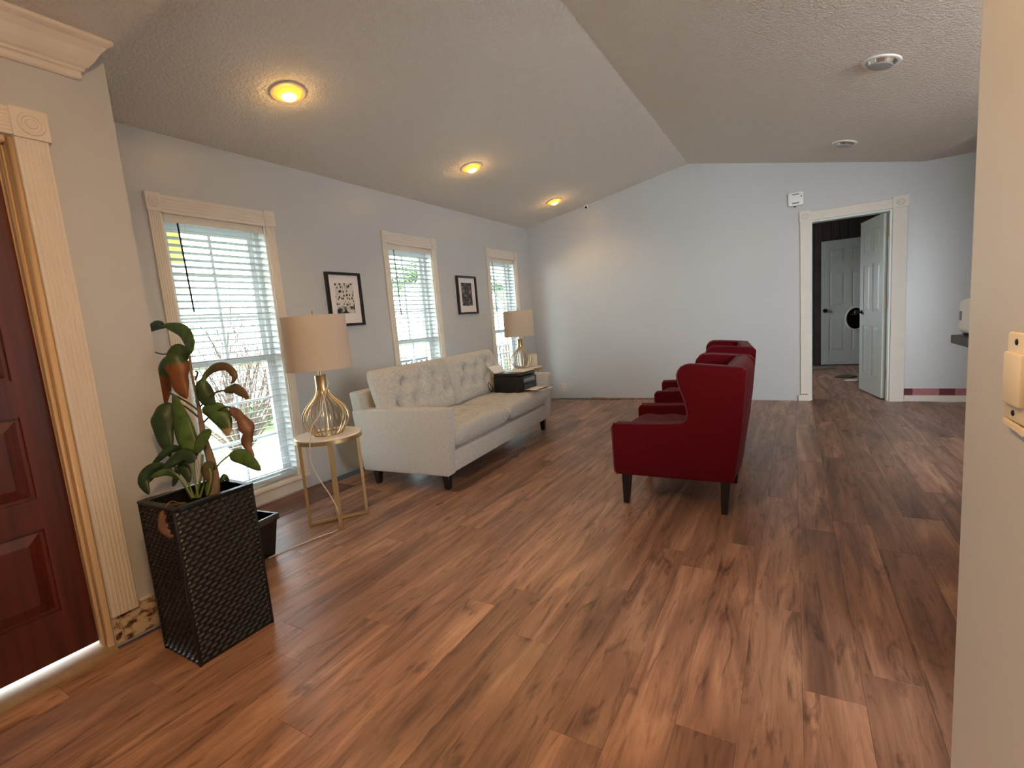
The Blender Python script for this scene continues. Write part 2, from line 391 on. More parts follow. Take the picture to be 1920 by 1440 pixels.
# second room behind the doorway
struct(B(-1.2, 2.0, YB+.12, 10.1, -.06, -.002).build('floor_second_room', M['floor']))
mb = MB(); mb.box(2.0, 2.1, YB+.12, 10.1, -.05, 2.44)
mb.box(-1.3, -1.2, YB+.12, 7.9, -.05, 2.44); mb.box(-1.3, -1.2, 8.7, 10.1, -.05, 2.44); mb.box(-1.3, -1.2, 7.9, 8.7, -.05, .9); mb.box(-1.3, -1.2, 7.9, 8.7, 1.8, 2.44)
struct(mb.build('wall_second_room', M['dark_panel'], smooth=False))
wb = struct(B(-1.3, 2.1, 9.92, 10.1, -.05, 2.44).build('wall_panelled', M['dark_panel'], smooth=False), 'dark wood-panelled wall seen through the doorway')
for i in range(14):
    B(-.4+i*.12+.003, -.4+(i+1)*.12-.003, 9.908, 9.92, 0, 2.42).build('panel_board', M['dark_panel'], wb, bevel=.002, seg=1)
struct(B(-1.3, 2.1, YB+.12, 10.1, 2.42, 2.5).build('ceiling_second_room', M['ceiling'], smooth=False))

# ------------------------------------------------------------------ windows and blinds
def rosette(mbk, axis, c, r, d, n=20):
    """concentric ring block ornament on a face; axis 'x' means faces +x, 'y-' means faces -y"""
    prof = [(r, 0), (r*.93, d), (r*.72, d), (r*.64, d*.2), (r*.45, d*.2), (r*.36, d), (r*.2, d), (0.0005, d*.6)]
    k = MB().lathe(prof, n)
    if axis == 'x': k.xform(Matrix.Translation(c) @ Matrix.Rotation(PI/2, 4, 'Y'))
    else: k.xform(Matrix.Translation(c) @ Matrix.Rotation(PI/2, 4, 'X'))
    return mbk.add(k.v, k.f)
def flutes(x, y0, y1, z0, z1, vertical, n=5, d=.004):
    """shallow raised reeds on a +x facing casing"""
    k = MB()
    if vertical:
        s = (y1-y0)/(n+1)
        for i in range(n): c = y0+s*(i+1); k.prism([(x, c-s*.32), (x+d, c-s*.12), (x+d, c+s*.12), (x, c+s*.32)], 'z', z0, z1)
    else:
        s = (z1-z0)/(n+1)
        for i in range(n): c = z0+s*(i+1); k.prism([(x, c-s*.32), (x+d, c-s*.12), (x+d, c+s*.12), (x, c+s*.32)], 'y', y0, y1)
    return k
nth = ['first', 'second', 'third']
for wi, (a, b) in enumerate(WIN):
    win = sempty('window_%d' % (wi+1), 'tall white sash window, %s from the front door' % nth[wi])
    cw = .07
    for y0, y1 in ((a-cw, a), (b, b+cw)):
        c = B(XW, XW+.016, y0, y1, .10, 2.040).build('casing', M['trim'], win, bevel=.002, seg=1)
        flutes(XW+.0155, y0, y1, .11, 2.06, True, 4, .003).build('reeding', M['trim'], c, smooth=False)
        mb = B(XW, XW+.026, y0-.006, y1+.006, 2.038, 2.148); rosette(mb, 'x', (XW+.026, (y0+y1)/2, 2.094), .032, .004); mb.build('rosette_block', M['trim'], win)
    c = B(XW, XW+.018, a-.006+.012, b-.006, 2.034, 2.144).build('header', M['trim'], win, bevel=.002, seg=1)
    flutes(XW+.0175, a+.006, b-.006, 2.04, 2.142, False, 4, .003).build('reeding', M['trim'], c, smooth=False)
    B(XW-T, XW+.035, a-.075, b+.075, .098, .125).build('sill', M['trim'], win, bevel=.004)
    B(XW, XW+.012, a-.05, b+.05, .012, .096).build('apron', M['trim'], win, bevel=.002, seg=1)
    # jamb liner
    mb = MB(); mb.box(XW-T, XW, a, a+.012, .125, 2.05); mb.box(XW-T, XW, b-.012, b, .125, 2.05); mb.box(XW-T, XW, a+.012, b-.012, 2.038, 2.05); mb.build('jamb', M['vinyl'], win, smooth=False)
    ya, yb = a+.012, b-.012
    fr = MB(); x0, x1 = XW-.155, XW-.085
    fr.box(x0, x1, ya, ya+.03, .125, 2.038); fr.box(x0, x1, yb-.03, yb, .125, 2.038); fr.box(x0, x1, ya+.03, yb-.03, 2.008, 2.038); fr.box(x0, x1, ya+.03, yb-.03, .125, .15)
    fr.build('frame', M['vinyl'], win, smooth=False)
    for name, z0, z1, xx in (('upper_sash', 1.05, 2.008, XW-.150), ('lower_sash', .15, 1.09, XW-.118)):
        p, q = ya+.03, yb-.03; s = MB(); t = .03
        s.box(xx, xx+t, p, p+.035, z0, z1); s.box(xx, xx+t, q-.035, q, z0, z1); s.box(xx, xx+t, p+.035, q-.035, z0, z0+.045); s.box(xx, xx+t, p+.035, q-.035, z1-.04, z1)
        so = s.build(name, M['vinyl'], win, smooth=False)
        h0, h1 = z0+.045, z1-.04; mid = (p+q)/2; mu = MB(); mu.box(xx+.008, xx+.022, mid-.010, mid+.010, h0, h1)
        for k in (1, 2):
            zz = h0+(h1-h0)*k/3; mu.box(xx+.008, xx+.022, p+.035, mid-.010, zz-.009, zz+.009); mu.box(xx+.008, xx+.022, mid+.010, q-.035, zz-.009, zz+.009)
        mu.build('muntin', M['vinyl'], so, smooth=False)
        for k in range(3):
            for (e0, e1) in ((p+.035, mid-.01), (mid+.01, q-.035)):
                B(xx+.013, xx+.017, e0, e1, h0+(h1-h0)*k/3+.009*(k > 0), h0+(h1-h0)*(k+1)/3-.009*(k < 2)).build('pane', M['glass'], so, smooth=False)
    # blind
    bl = thing('window_blind', ['white slatted blind in the window nearest the front door', 'white slatted blind in the window behind the sofa middle', 'white slatted blind in the window behind the far lamp'][wi], 'blind', (XW-.042, (a+b)/2, 0), 0, 'white window blinds')
    hw = (yb-ya)/2-.006
    B(.026, .040, -hw, hw, 1.985, 2.037).build('valance', M['trim'], bl, bevel=.003)
    B(-.028, .01, -hw, hw, 1.995, 2.035).build('headrail', M['slat'], bl)
    sl = MB().prism([(-.025, -.0012), (0, .0008), (.025, -.0012), (.025, .0012), (0, .0034), (-.025, .0012)], 'y', -hw, hw).mesh('slat', smooth=False)
    zb = .165; n = 40
    for i in range(n):
        o = link('slat', sl, M['slat'], bl); o.location = (0, 0, zb+.03+i*(1.955-zb)/n); o.rotation_euler = (0, random.uniform(-.02, .02)-.16, 0)
    B(-.024, .024, -hw, hw, zb-.02, zb+.004).build('bottom_rail', M['slat'], bl, bevel=.004)
    for yy in (-hw*.62, hw*.62):
        MB().tube([(.026, yy, zb), (.026, yy, 2.0)], .0012, 5).build('ladder_cord', M['slat'], bl)
    MB().tube([(.034, -hw*.76, 1.985), (.036, -hw*.76+.012, 1.42 if wi == 0 else 1.33)], .006, 6).build('tilt_wand', M['grey_plastic'] if wi else M['black_plastic'], bl)
    pc = MB().tube([(.034, hw*.75, 1.985), (.034, hw*.76, .93)], .0014, 5).build('pull_cord', M['slat'], bl)
    MB().lathe([(.003, .03), (.006, .02), (.008, 0), (.001, -.004)], 10, (.034, hw*.76, .90)).build('tassel', M['white_plastic'], pc)

# ------------------------------------------------------------------ front door
d1 = sempty('door_1', 'reddish brown panelled front door with fluted pale casing', (0, 0, 0))
c = B(EX, EX+.018, DY1, .79, .133, 1.99).build('casing', M['trim'], d1, bevel=.002, seg=1)
flutes(EX+.0175, DY1, .79, .135, 1.988, True, 6, .003).build('reeding', M['trim'], c, smooth=False)
c = B(EX, EX+.018, DY0, DY1, 1.99, 2.086).build('header', M['trim'], d1, bevel=.002, seg=1)
flutes(EX+.0175, DY0, DY1, 1.992, 2.084, False, 6, .003).build('reeding', M['trim'], c, smooth=False)
mb = B(EX, EX+.027, DY1-.002, .797, 1.985, 2.088); rosette(mb, 'x', (EX+.027, .748, 2.036), .040, .005); mb.build('rosette_block', M['trim'], d1)
M['jamb'] = mat('jamb_paint', S(200,172,136), .5)
mb = MB(); mb.box(EX-.15, EX+.004, DY1-.022, DY1, .0, DT); mb.box(EX-.15, EX+.004, DY0, DY1-.022, DT-.022, DT); mb.build('jamb', M['jamb'], d1, bevel=.003, seg=1)
mb = MB(); mb.box(EX-.052, EX-.022, DY1-.036, DY1-.022, .0, DT-.022); mb.box(EX-.052, EX-.022, DY0, DY1-.036, DT-.036, DT-.022); mb.build('door_stop', M['jamb'], d1, bevel=.005, seg=2)
lx = EX-.062; l0, l1, lb, lt = DY0+.01, DY1-.030, .036, DT-.03
leaf = MB().box(lx-.042, lx-.014, l0, l1, lb, lt)
st, mid = .09, (l0+l1)/2
leaf.box(lx-.014, lx, l0, l0+st, lb, lt); leaf.box(lx-.014, lx, l1-st, l1, lb, lt); leaf.box(lx-.014, lx, mid-.055, mid+.055, lb, lt)
for z0, z1 in ((lb, .225), (.557, .673), (.989, 1.124), (1.82, lt)):
    leaf.box(lx-.014, lx, l0+st, mid-.055, z0, z1); leaf.box(lx-.014, lx, mid+.055, l1-st, z0, z1)
lf = leaf.build('door_leaf', M['door_wood'], d1, smooth=False)
for z0, z1 in ((.225, .557), (.673, .989), (1.124, 1.82)):
    for e0, e1 in ((l0+st, mid-.055), (mid+.055, l1-st)):
        g = .012
        MB().hexa([(lx-.0139, e0+g, z0+g), (lx-.0139, e1-g, z0+g), (lx-.0139, e1-g, z1-g), (lx-.0139, e0+g, z1-g)],
                  [(lx-.003, e0+.05, z0+.05), (lx-.003, e1-.05, z0+.05), (lx-.003, e1-.05, z1-.05), (lx-.003, e0+.05, z1-.05)]).build('door_panel', M['door_wood'], lf, smooth=False)
B(EX-.085, EX+.045, DY0, DY1-.005, -.005, .018).build('threshold', M['tan'], d1, bevel=.006)
# broken plaster where the skirting is missing, beside the casing
bb = sempty('baseboard_left', 'damaged bare wallboard strip where the skirting is missing')
def m_rot():
    m = mat('torn_plasterboard', S(196,178,148), .95); N = m.node_tree.nodes; L = m.node_tree.links; b = N['Principled BSDF']
    tc = N.new('ShaderNodeTexCoord'); mp = N.new('ShaderNodeMapping'); mp.inputs['Scale'].default_value = (30, 26, 44); L.new(tc.outputs['Object'], mp.inputs[0])
    n = N.new('ShaderNodeTexNoise'); n.inputs['Scale'].default_value = 1; n.inputs['Detail'].default_value = 5; n.inputs['Roughness'].default_value = .6; L.new(mp.outputs[0], n.inputs['Vector'])
    r = ramp(N, [(.34, S(60,40,28)), (.43, S(150,112,84)), (.52, S(198,180,150))]); L.new(n.outputs['Fac'], r.inputs[0]); L.new(r.outputs[0], b.inputs['Base Color'])
    bp = N.new('ShaderNodeBump'); bp.inputs['Strength'].default_value = .6; bp.inputs['Distance'].default_value = .006; L.new(n.outputs['Fac'], bp.inputs['Height']); L.new(bp.outputs[0], b.inputs['Normal']); return m
M['torn'] = m_rot()
MB().prism([(DY1+.004, .008), (.722, .008), (.724, .128), (DY1+.004, .131)], 'x', EX, EX+.006).build('wallboard_scrap', M['torn'], bb)
MB().prism([(.728, .012), (1.018, .012), (1.018, .152), (.93, .148), (.80, .151), (.797, .126), (.728, .124)], 'x', EX, EX+.005).build('wallboard_scrap', M['torn'], bb)
MB().prism([(.80, .146), (1.018, .146), (1.018, .156), (.80, .153)], 'x', EX, EX+.008).build('torn_edge', M['trim'], bb)

# crown moulding over the front door wall
prof = [(0, 2.400), (.105, 2.400), (.105, 2.386), (.098, 2.380), (.088, 2.374), (.070, 2.352), (.052, 2.322), (.036, 2.302), (.026, 2.296), (.026, 2.286), (.016, 2.282), (.016, 2.262), (.010, 2.256), (0, 2.256)]
mb = MB(); n = len(prof)
vs = [(EX+p, -2.0, z) for p, z in prof] + [(EX+p, .915+p*1.0, z) for p, z in prof]
mb.add(vs, [tuple(range(n))[::-1], tuple(range(n, 2*n))] + [(i, (i+1) % n, n+(i+1) % n, n+i) for i in range(n)])
struct(mb.build('trim_1', M['trim'], smooth=False), 'crown moulding with mitred end above the front door')

# ------------------------------------------------------------------ back doorway
d2 = sempty('door_2', 'white panelled door standing ajar in a white-cased doorway')
def caseY(x0, x1, z0, z1, nm, d=.018): return B(x0, x1, YB-d, YB, z0, z1).build(nm, M['trim'], d2, bevel=.002, seg=1)
caseY(.074, DX0, .0, 2.032, 'casing'); caseY(DX1, 1.020, .0, 2.032, 'casing'); caseY(DX0, DX1, 2.03, 2.128, 'header')
for x0, x1 in ((.068, DX0+.004), (DX1-.004, 1.028)):
    mb = B(x0, x1, YB-.026, YB, 2.03, 2.142); rosette(mb, 'y', ((x0+x1)/2, YB-.026, 2.086), .036, .005); mb.build('rosette_block', M['trim'], d2)
B(.052, DX0, YB-.03, YB-.018, 0, .066).build('plinth', M['trim'], d2, bevel=.002, seg=1)
B(.078, .150, YB-.0186, YB-.018, .072, .080).build('paint_gap', M['dark_wood'], d2)
mb = MB(); mb.box(DX0, DX0+.018, YB, YB+.12, 0, DZ); mb.box(DX1-.018, DX1, YB, YB+.12, 0, DZ); mb.box(DX0+.018, DX1-.018, YB, YB+.12, DZ-.018, DZ); mb.build('jamb', M['trim_door'], d2, smooth=False)
def panel_leaf(parent, wdt, hgt, th, name='door_leaf'):
    """six-panel leaf, local x 0..wdt, y 0..th"""
    L_ = MB().box(0, wdt, .008, th-.008, 0, hgt)
    st, mid = wdt*.15, wdt/2; k = hgt/2.03
    rails = ((0, .22*k), (.80*k, .97*k), (1.52*k, 1.66*k), (1.90*k, hgt))
    for ya_, yb_ in ((0, .008), (th-.008, th)):
        L_.box(0, st, ya_, yb_, 0, hgt); L_.box(wdt-st, wdt, ya_, yb_, 0, hgt); L_.box(mid-st*.45, mid+st*.45, ya_, yb_, 0, hgt)
        for z0, z1 in rails: L_.box(st, mid-st*.45, ya_, yb_, z0, z1); L_.box(mid+st*.45, wdt-st, ya_, yb_, z0, z1)
    lf = L_.build(name, M['trim_door'], parent, smooth=False)
    for z0, z1 in ((.22*k, .80*k), (.97*k, 1.52*k), (1.66*k, 1.90*k)):
        for e0, e1 in ((st, mid-st*.45), (mid+st*.45, wdt-st)):
            g = .010; gg = .04
            for s, ys_ in ((1, .008), (-1, th-.008)):
                MB().hexa([(e0+g, ys_, z0+g), (e1-g, ys_, z0+g), (e1-g, ys_, z1-g), (e0+g, ys_, z1-g)],
                          [(e0+gg, ys_-s*.007, z0+gg), (e1-gg, ys_-s*.007, z0+gg), (e1-gg, ys_-s*.007, z1-gg), (e0+gg, ys_-s*.007, z1-gg)]).build('door_panel', M['trim_door'], lf, smooth=False)
    return lf
lf = panel_leaf(d2, .70, 2.005, .035)
# hinge on the right jamb, leaf swung into the second room
lf.location = (DX1-.020, YB+.125, .012); lf.rotation_euler = (0, 0, math.radians(101))
for zz_ in (.28, 1.05, 1.80):
    B(-.004, .030, -.004, .0, zz_-.05, zz_+.05).build('hinge', M['brass'], lf)
for zz_ in (.29, 1.06, 1.81): B(DX1-.0205, DX1-.018, YB+.055, YB+.118, zz_-.05, zz_+.05).build('hinge', M['brass'], d2)
k = MB().lathe([(.026, 0), (.026, .006), (.012, .01), (.012, .035), (.026, .045), (.030, .06), (.024, .072), (.0005, .076)], 18).xform(Matrix.Translation((.635, .035, .95)) @ Matrix.Rotation(-PI/2, 4, 'X'))
k.build('knob', M['black_metal'], lf)
k = MB().lathe([(.026, 0), (.026, .006), (.012, .01), (.012, .035), (.026, .045), (.030, .06), (.024, .072), (.0005, .076)], 18).xform(Matrix.Translation((.635, 0, .95)) @ Matrix.Rotation(PI/2, 4, 'X'))
k.build('knob', M['black_metal'], lf)
d3 = sempty('door_3', 'white six-panel door at the back of the second room')
lf3 = panel_leaf(d3, .76, 2.085, .035); lf3.location = (.420, 9.865, .012)
k = MB().lathe([(.026, 0), (.026, .006), (.012, .01), (.012, .035), (.028, .045), (.034, .06), (.026, .072), (.0005, .076)], 18).xform(Matrix.Translation((.055, 0, .93)) @ Matrix.Rotation(PI/2, 4, 'X'))
k.build('knob', M['black_metal'], lf3)
pq = thing('wall_plaque', 'oval black plaque with pale rim hung on the far white door', 'plaque', (.905, 9.86, .78))
mb = MB()
mb.tube([(.135*math.cos(t*2*PI/36), -.012, .185*math.sin(t*2*PI/36)) for t in range(36)], .012, 8, closed=True); mb.build('rim', M['white_plastic'], pq)
mb = MB().prism([(.13*math.cos(t*2*PI/36), .18*math.sin(t*2*PI/36)) for t in range(36)], 'y', -.012, 0); mb.build('face', M['black_gloss'], pq)
mb = MB().lathe([(.001, -.02), (.03, -.012), (.035, 0), (.03, .012), (.001, .02)], 14).xform(Matrix.Translation((-.04, -.016, .07)) @ Matrix.Scale(.4, 4, (0, 1, 0))); mb.build('emblem', M['red_piping'], pq)
tag(B(.18, .60, 9.35, 9.7, -.001, .012).build('floor_mat', mat('grey_mat', S(130,122,116), .9, var=(14,.4)), bevel=.004), 'small grey mat lying before the far white door', 'mat')
def scrap(name, pts, z, m, label, cat):
    return tag(MB().prism(pts, 'z', z, z+.01).build(name, m, bevel=.002, seg=1), label, cat)
scrap('cardboard_scrap', [(.52, 8.35), (.70, 8.28), (.80, 8.42), (.72, 8.62), (.58, 8.52)], -.001, M['dark_wood'], 'dark crumpled scrap on the floor of the second room', 'scrap')
scrap('paper_scrap', [(.60, 7.98), (.74, 7.94), (.80, 8.1), (.66, 8.12)], -.001, M['paper'], 'pale paper scrap on the second room floor beside the open door', 'scrap')
# skirting right of the doorway
b2 = sempty('baseboard_back', 'white skirting and red paint band right of the doorway')
B(1.021, 4.58, YB-.016, YB, .004, .070).build('skirting_board', M['trim'], b2, bevel=.003, seg=1)
reds = [S(96,16,28), S(168,104,108), S(96,16,28), S(150,92,94), S(120,40,48)]
xx = 1.021
for wdt, cc in zip((.075, .215, .125, .28, 2.85), reds):
    B(xx, xx+wdt, YB-.004, YB, .071, .142).build('paint_patch', mat('old_paint', cc, .6, var=(30,.1)), b2); xx += wdt
# laminate offcuts along the back wall
tag(MB().hexa([(-2.52, YB-.10, 0), (-1.45, YB-.028, 0), (-1.45, YB-.004, 0), (-2.52, YB-.004, 0)], [(-2.52, YB-.10, .012), (-1.45, YB-.028, .012), (-1.45, YB-.004, .012), (-2.52, YB-.004, .012)]).build('laminate_offcut', M['floor']), 'long wedge of laminate offcut lying along the back wall', 'plank')

# ------------------------------------------------------------------ sofa
def cushion(L_, W_, H_, nx=40, ny=66, p=7, dimples=(), depth=.03, rad=.06, crown=.0):
    """pillow with boxy rounded edge; local x 0..L_, y 0..W_, z 0..H_; dimples on the top face"""
    mb = MB(); 
    def prof(t): return max(0.0, 1-abs(2*t-1)**p)**(1/2.4)
    def warp(i, n):           # denser near the borders
        t = i/n; return .5-.5*math.cos(PI*t)*(1) if False else t
    for side in (1, -1):
        vs = []
        for i in range(nx+1):
            for j in range(ny+1):
                u = .5-.5*math.cos(PI*i/nx); v = .5-.5*math.cos(PI*j/ny)
                u = u*.55+(i/nx)*.45; v = v*.55+(j/ny)*.45
                h = prof(u)*prof(v)
                z = H_/2 + side*(H_/2)*h
                if side == 1:
                    z += crown*math.sin(PI*u)*math.sin(PI*v)
                    for du, dv in dimples:
                        d2_ = ((u-du)*L_)**2 + ((v-dv)*W_)**2
                        z -= depth*math.exp(-d2_/(.0013)) + depth*.4*math.exp(-d2_/.007)
                    z += .004*math.sin(u*23+v*9)*h
                vs.append((u*L_, v*W_, z))
        fs = []
        for i in range(nx):
            for j in range(ny):
                q = (i*(ny+1)+j, (i+1)*(ny+1)+j, (i+1)*(ny+1)+j+1, i*(ny+1)+j+1)
                fs.append(q if side == 1 else q[::-1])
        mb.add(vs, fs)
    return mb
sofa = thing('sofa', 'beige tufted two-seat sofa with dark tapered legs under the windows', 'sofa', (-2.126, 2.592, 0), math.radians(4.3))
B(-.79, -.012, .10, 1.94, .13, .285).build('base', M['sofa'], sofa, bevel=.012)
for y0, y1 in ((0, .105), (1.935, 2.04)):
    MB().prism([(-.80, .125), (-.004, .125), (.036, .60), (.018, .622), (-.84, .612), (-.86, .59)], 'y', y0, y1).build('armrest', M['sofa'], sofa, bevel=.018, seg=3)
MB().prism([(-.66, .14), (-.80, .14), (-.875, .735), (-.862, .748), (-.80, .748), (-.785, .735)], 'y', .015, 2.025).build('back_frame', M['sofa'], sofa, bevel=.016, seg=3)
for y0, y1 in ((.108, 1.015), (1.025, 1.932)):
    c = cushion(.66, y1-y0, .185, dimples=[(.33, .2), (.33, .4), (.33, .6), (.33, .8), (.6, .2), (.6, .4), (.6, .6), (.6, .8)], depth=.014, p=9, crown=.012)
    o = c.build('seat_cushion', M['sofa'], sofa); o.location = (-.645, y0, .285)
dim = [(.36, .16), (.36, .38), (.36, .62), (.36, .84), (.66, .27), (.66, .5), (.66, .73)]
for y0, y1 in ((.045, 1.0), (1.0, 1.955)):
    c = cushion(.47, y1-y0, .20, dimples=dim, depth=.046, p=7, crown=.015)
    ang = math.radians(-(90-15))
    o = c.build('back_cushion', M['sofa'], sofa)
    # local x runs up the slanted back, local z points to the room
    ca, sa = math.cos(math.radians(15)), math.sin(math.radians(15))
    Mx = Matrix(((-sa, 0, ca, -.655), (0, 1, 0, y0), (ca, 0, sa, .425), (0, 0, 0, 1)))
    o.matrix_local = Mx
    for du, dv in dim:
        bt = MB().lathe([(.001, .006), (.008, .005), (.011, .001), (.010, -.004)], 10, (du*.47, dv*(y1-y0), .20+.013-.046*1.4+.003)).build('button', M['sofa'], o)
for lx_, ly_ in ((-.075, .085), (-.075, 1.955), (-.735, .085), (-.735, 1.955)):
    s1, s0 = .03, .019
    MB().hexa([(lx_-s0, ly_-s0, 0), (lx_+s0, ly_-s0, 0), (lx_+s0, ly_+s0, 0), (lx_-s0, ly_+s0, 0)], [(lx_-s1, ly_-s1, .13), (lx_+s1, ly_-s1, .13), (lx_+s1, ly_+s1, .13), (lx_-s1, ly_+s1, .13)]).build('leg', M['legs'], sofa, bevel=.003, seg=1)

# printer on the sofa
A43 = math.radians(4.3)
def sofa_pt(x, y, z):
    return (-2.126 + x*math.cos(A43) - y*math.sin(A43), 2.592 + x*math.sin(A43) + y*math.cos(A43), z)
SZ = .474
pt = thing('printer', 'black inkjet printer standing on the right sofa seat', 'printer', sofa_pt(-.245, 1.725, SZ), A43-math.radians(6))
mb = MB(); mb.prism([(-.17, 0), (.12, 0), (.15, .03), (.15, .14), (.13, .165), (-.17, .165)], 'y', -.17, .17); mb.build('body', M['black_plastic'], pt, bevel=.008)
MB().prism([(-.165, .1655), (.135, .1655), (.150, .172), (.12, .198), (-.165, .198)], 'y', -.167, .167).build('scanner_lid', M['black_plastic'], pt, bevel=.005)
B(.150, .162, -.10, .12, .098, .135).build('control_panel', M['grey_plastic'], pt, bevel=.003)
B(.151, .160, -.11, .13, .03, .07).build('paper_slot', M['black_gloss'], pt)
B(.145, .215, -.09, .11, .012, .018).build('output_tray', M['black_gloss'], pt, bevel=.002, seg=1)
MB().tube(smooth_path([(-.15, -.172, .02), (-.16, -.21, .06), (-.19, -.22, .12), (-.21, -.21, .07), (-.19, -.195, .02), (-.17, -.20, .06), (-.18, -.225, .10)]), .004, 6).build('cable', M['black_plastic'], pt)
MB().hexa([(-.160, -.12, .17), (-.160, .09, .17), (-.157, .09, .17), (-.157, -.12, .17)], [(-.205, -.20, .275), (-.205, .01, .275), (-.202, .01, .276), (-.202, -.20, .276)]).build('rear_sheet', M['paper'], pt)
o = tag(MB().prism([(-.09, -.10), (.13, -.13), (.15, .10), (-.07, .13)], 'z', 0, .003).build('paper_sheet', M['paper']), 'white sheet of paper lying on top of the printer', 'paper'); o.location = sofa_pt(-.25, 1.79, SZ+.199); o.rotation_euler = (0, 0, A43)
o = thing('printed_page', 'printed page sticking out of the printer front', 'paper', sofa_pt(-.01, 1.70, SZ+.0225), A43-math.radians(10))
MB().prism([(-.10, -.105), (.14, -.105), (.14, .105), (-.10, .105)], 'z', 0, .002).build('sheet', M['paper'], o)
B(.055, .115, -.09, .09, .0021, .0028).build('printed_block', mat('ink_grey', S(70,70,76), .8, var=(90,.5)), o)

# ------------------------------------------------------------------ wing chairs
def make_chair(label):
    ch = thing('wing_chair', label, 'armchair', (0,0,0), 0, 'red wing chairs facing the sofa')
    # local +x is the front; x=0 at the rear top edge, side plane at y = 0 and y = W
    W_, TH = .67, .085
    prof = [(.075, .205), (.735, .200), (.752, .225), (.755, .500), (.742, .522), (.60, .523), (.45, .528), (.345, .535), (.318, .552), (.308, .585), (.313, .63), (.325, .68), (.345, .74), (.357, .785), (.358, .815), (.350, .84), (.332, .862), (.305, .874), (.25, .873), (.15, .864), (.06, .855), (.02, .85), (.0, .83), (.03, .50)]
    for s, y0, y1 in ((0, 0, TH), (1, W_-TH, W_)):
        o = MB().prism(prof, 'y', y0, y1).build('side_panel', M['red_fabric'], ch, bevel=.022, seg=4)
        yo = y0+.005 if s == 0 else y1-.005
        pp = [(x_, yo, z_) for x_, z_ in prof[1:22]]
        MB().tube(pp, .005, 6).build('piping', M['red_piping'], o)
    # bowed back
    bk = []
    for z_, xo in ((.205, .075), (.50, .032), (.77, .002), (.82, .006), (.845, .022), (.855, .045)):
        bk.append((z_, xo))
    mb = MB(); n = 15
    vs = []
    for z_, xo in bk:
        for j in range(n):
            t = j/(n-1); y = .012+(W_-.024)*t
            bow = .030*(1-abs(2*t-1)**3.0)
            vs.append((xo+.02-bow, y, z_))
    m_ = len(bk)
    for z_, xo in bk:
        for j in range(n):
            t = j/(n-1); y = .012+(W_-.024)*t
            vs.append((min(xo+.13, .105+(.85-z_)*.12), y, z_))
    fs = []
    o_ = m_*n
    for i in range(m_-1):
        for j in range(n-1):
            fs.append((i*n+j, i*n+j+1, (i+1)*n+j+1, (i+1)*n+j)); fs.append((o_+i*n+j, o_+(i+1)*n+j, o_+(i+1)*n+j+1, o_+i*n+j+1))
    for j in range(n-1):
        fs.append((j, o_+j, o_+j+1, j+1)); fs.append(((m_-1)*n+j, (m_-1)*n+j+1, o_+(m_-1)*n+j+1, o_+(m_-1)*n+j))
    for i in range(m_-1):
        fs.append((i*n, (i+1)*n, o_+(i+1)*n, o_+i*n)); fs.append((i*n+n-1, o_+i*n+n-1, o_+(i+1)*n+n-1, (i+1)*n+n-1))
    mb.add(vs, fs); bo = mb.build('backrest', M['red_fabric'], ch, bevel=.014, seg=3)
    MB().tube([(.098, .05+(W_-.10)*t/10, .857) for t in range(11)], .005, 6).build('piping', M['red_piping'], bo)
    B(.09, .742, TH-.004, W_-TH+.004, .205, .33).build('seat_base', M['red_fabric'], ch, bevel=.01)
    c = cushion(.60, W_-2*TH-.006, .15, p=9, crown=.012).build('seat_cushion', M['red_fabric'], ch); c.location = (.155, TH+.003, .325)
    for lx_, ly_, dx in ((.69, .06, .012), (.69, W_-.06, .012), (.12, .06, .012), (.12, W_-.06, .012)):
        s1, s0 = .028, .017
        MB().hexa([(lx_+dx-s0, ly_-s0, 0), (lx_+dx+s0, ly_-s0, 0), (lx_+dx+s0, ly_+s0, 0), (lx_+dx-s0, ly_+s0, 0)], [(lx_-s1, ly_-s1, .206), (lx_+s1, ly_-s1, .206), (lx_+s1, ly_+s1, .206), (lx_-s1, ly_+s1, .206)]).build('leg', M['legs'], ch, bevel=.003, seg=1)
    return ch
ch1 = make_chair('red wing chair nearest the camera, its side turned to view')
# turned to face -x: local (x,y) -> (-x,-y)
ch1.location = (-.211, 3.45, 0); ch1.rotation_euler = (0, 0, PI)
ch2 = copy_tree(ch1); ch2['label'] = 'red wing chair half hidden behind the nearer one'
ch2.location = (-.325, 4.70, 0); ch2.rotation_euler = (0, 0, PI+math.radians(7.5))

# ------------------------------------------------------------------ side tables and lamps
def make_table(label, loc, rz):
    t = thing('side_table', label, 'side table', loc, rz, 'gold side tables with white tops')
    R_, H_ = .205, .58
    tp = MB().lathe([(R_-.012, H_-.022), (R_-.004, H_-.020), (R_-.003, H_-.004), (R_-.008, H_)], 48).build('tabletop', M['marble'], t)
    MB().lathe([(R_-.004, H_-.034), (R_, H_-.034), (R_, H_-.010), (R_-.004, H_-.010)], 48, closed=True).build('rim', M['gold'], tp)
    MB().lathe([(.02, H_-.030), (R_-.005, H_-.030), (R_-.005, H_-.0225), (.02, H_-.0225)], 32, closed=True).build('support_plate', M['gold'], tp)
    q = .009; r_ = .185
    for k_ in range(2):
        fr = MB().box(-r_, r_, -q, q, .004+k_*.0, .022).xform(Matrix.Rotation(k_*PI/2+.0, 4, 'Z')).build('foot_bar', M['gold'], t, bevel=.0015, seg=1)
    for k_ in range(4):
        MB().box(r_-2*q, r_, -q, q, 0, H_-.03).xform(Matrix.Rotation(k_*PI/2, 4, 'Z')).build('leg', M['gold'], t, bevel=.0015, seg=1)
    return t
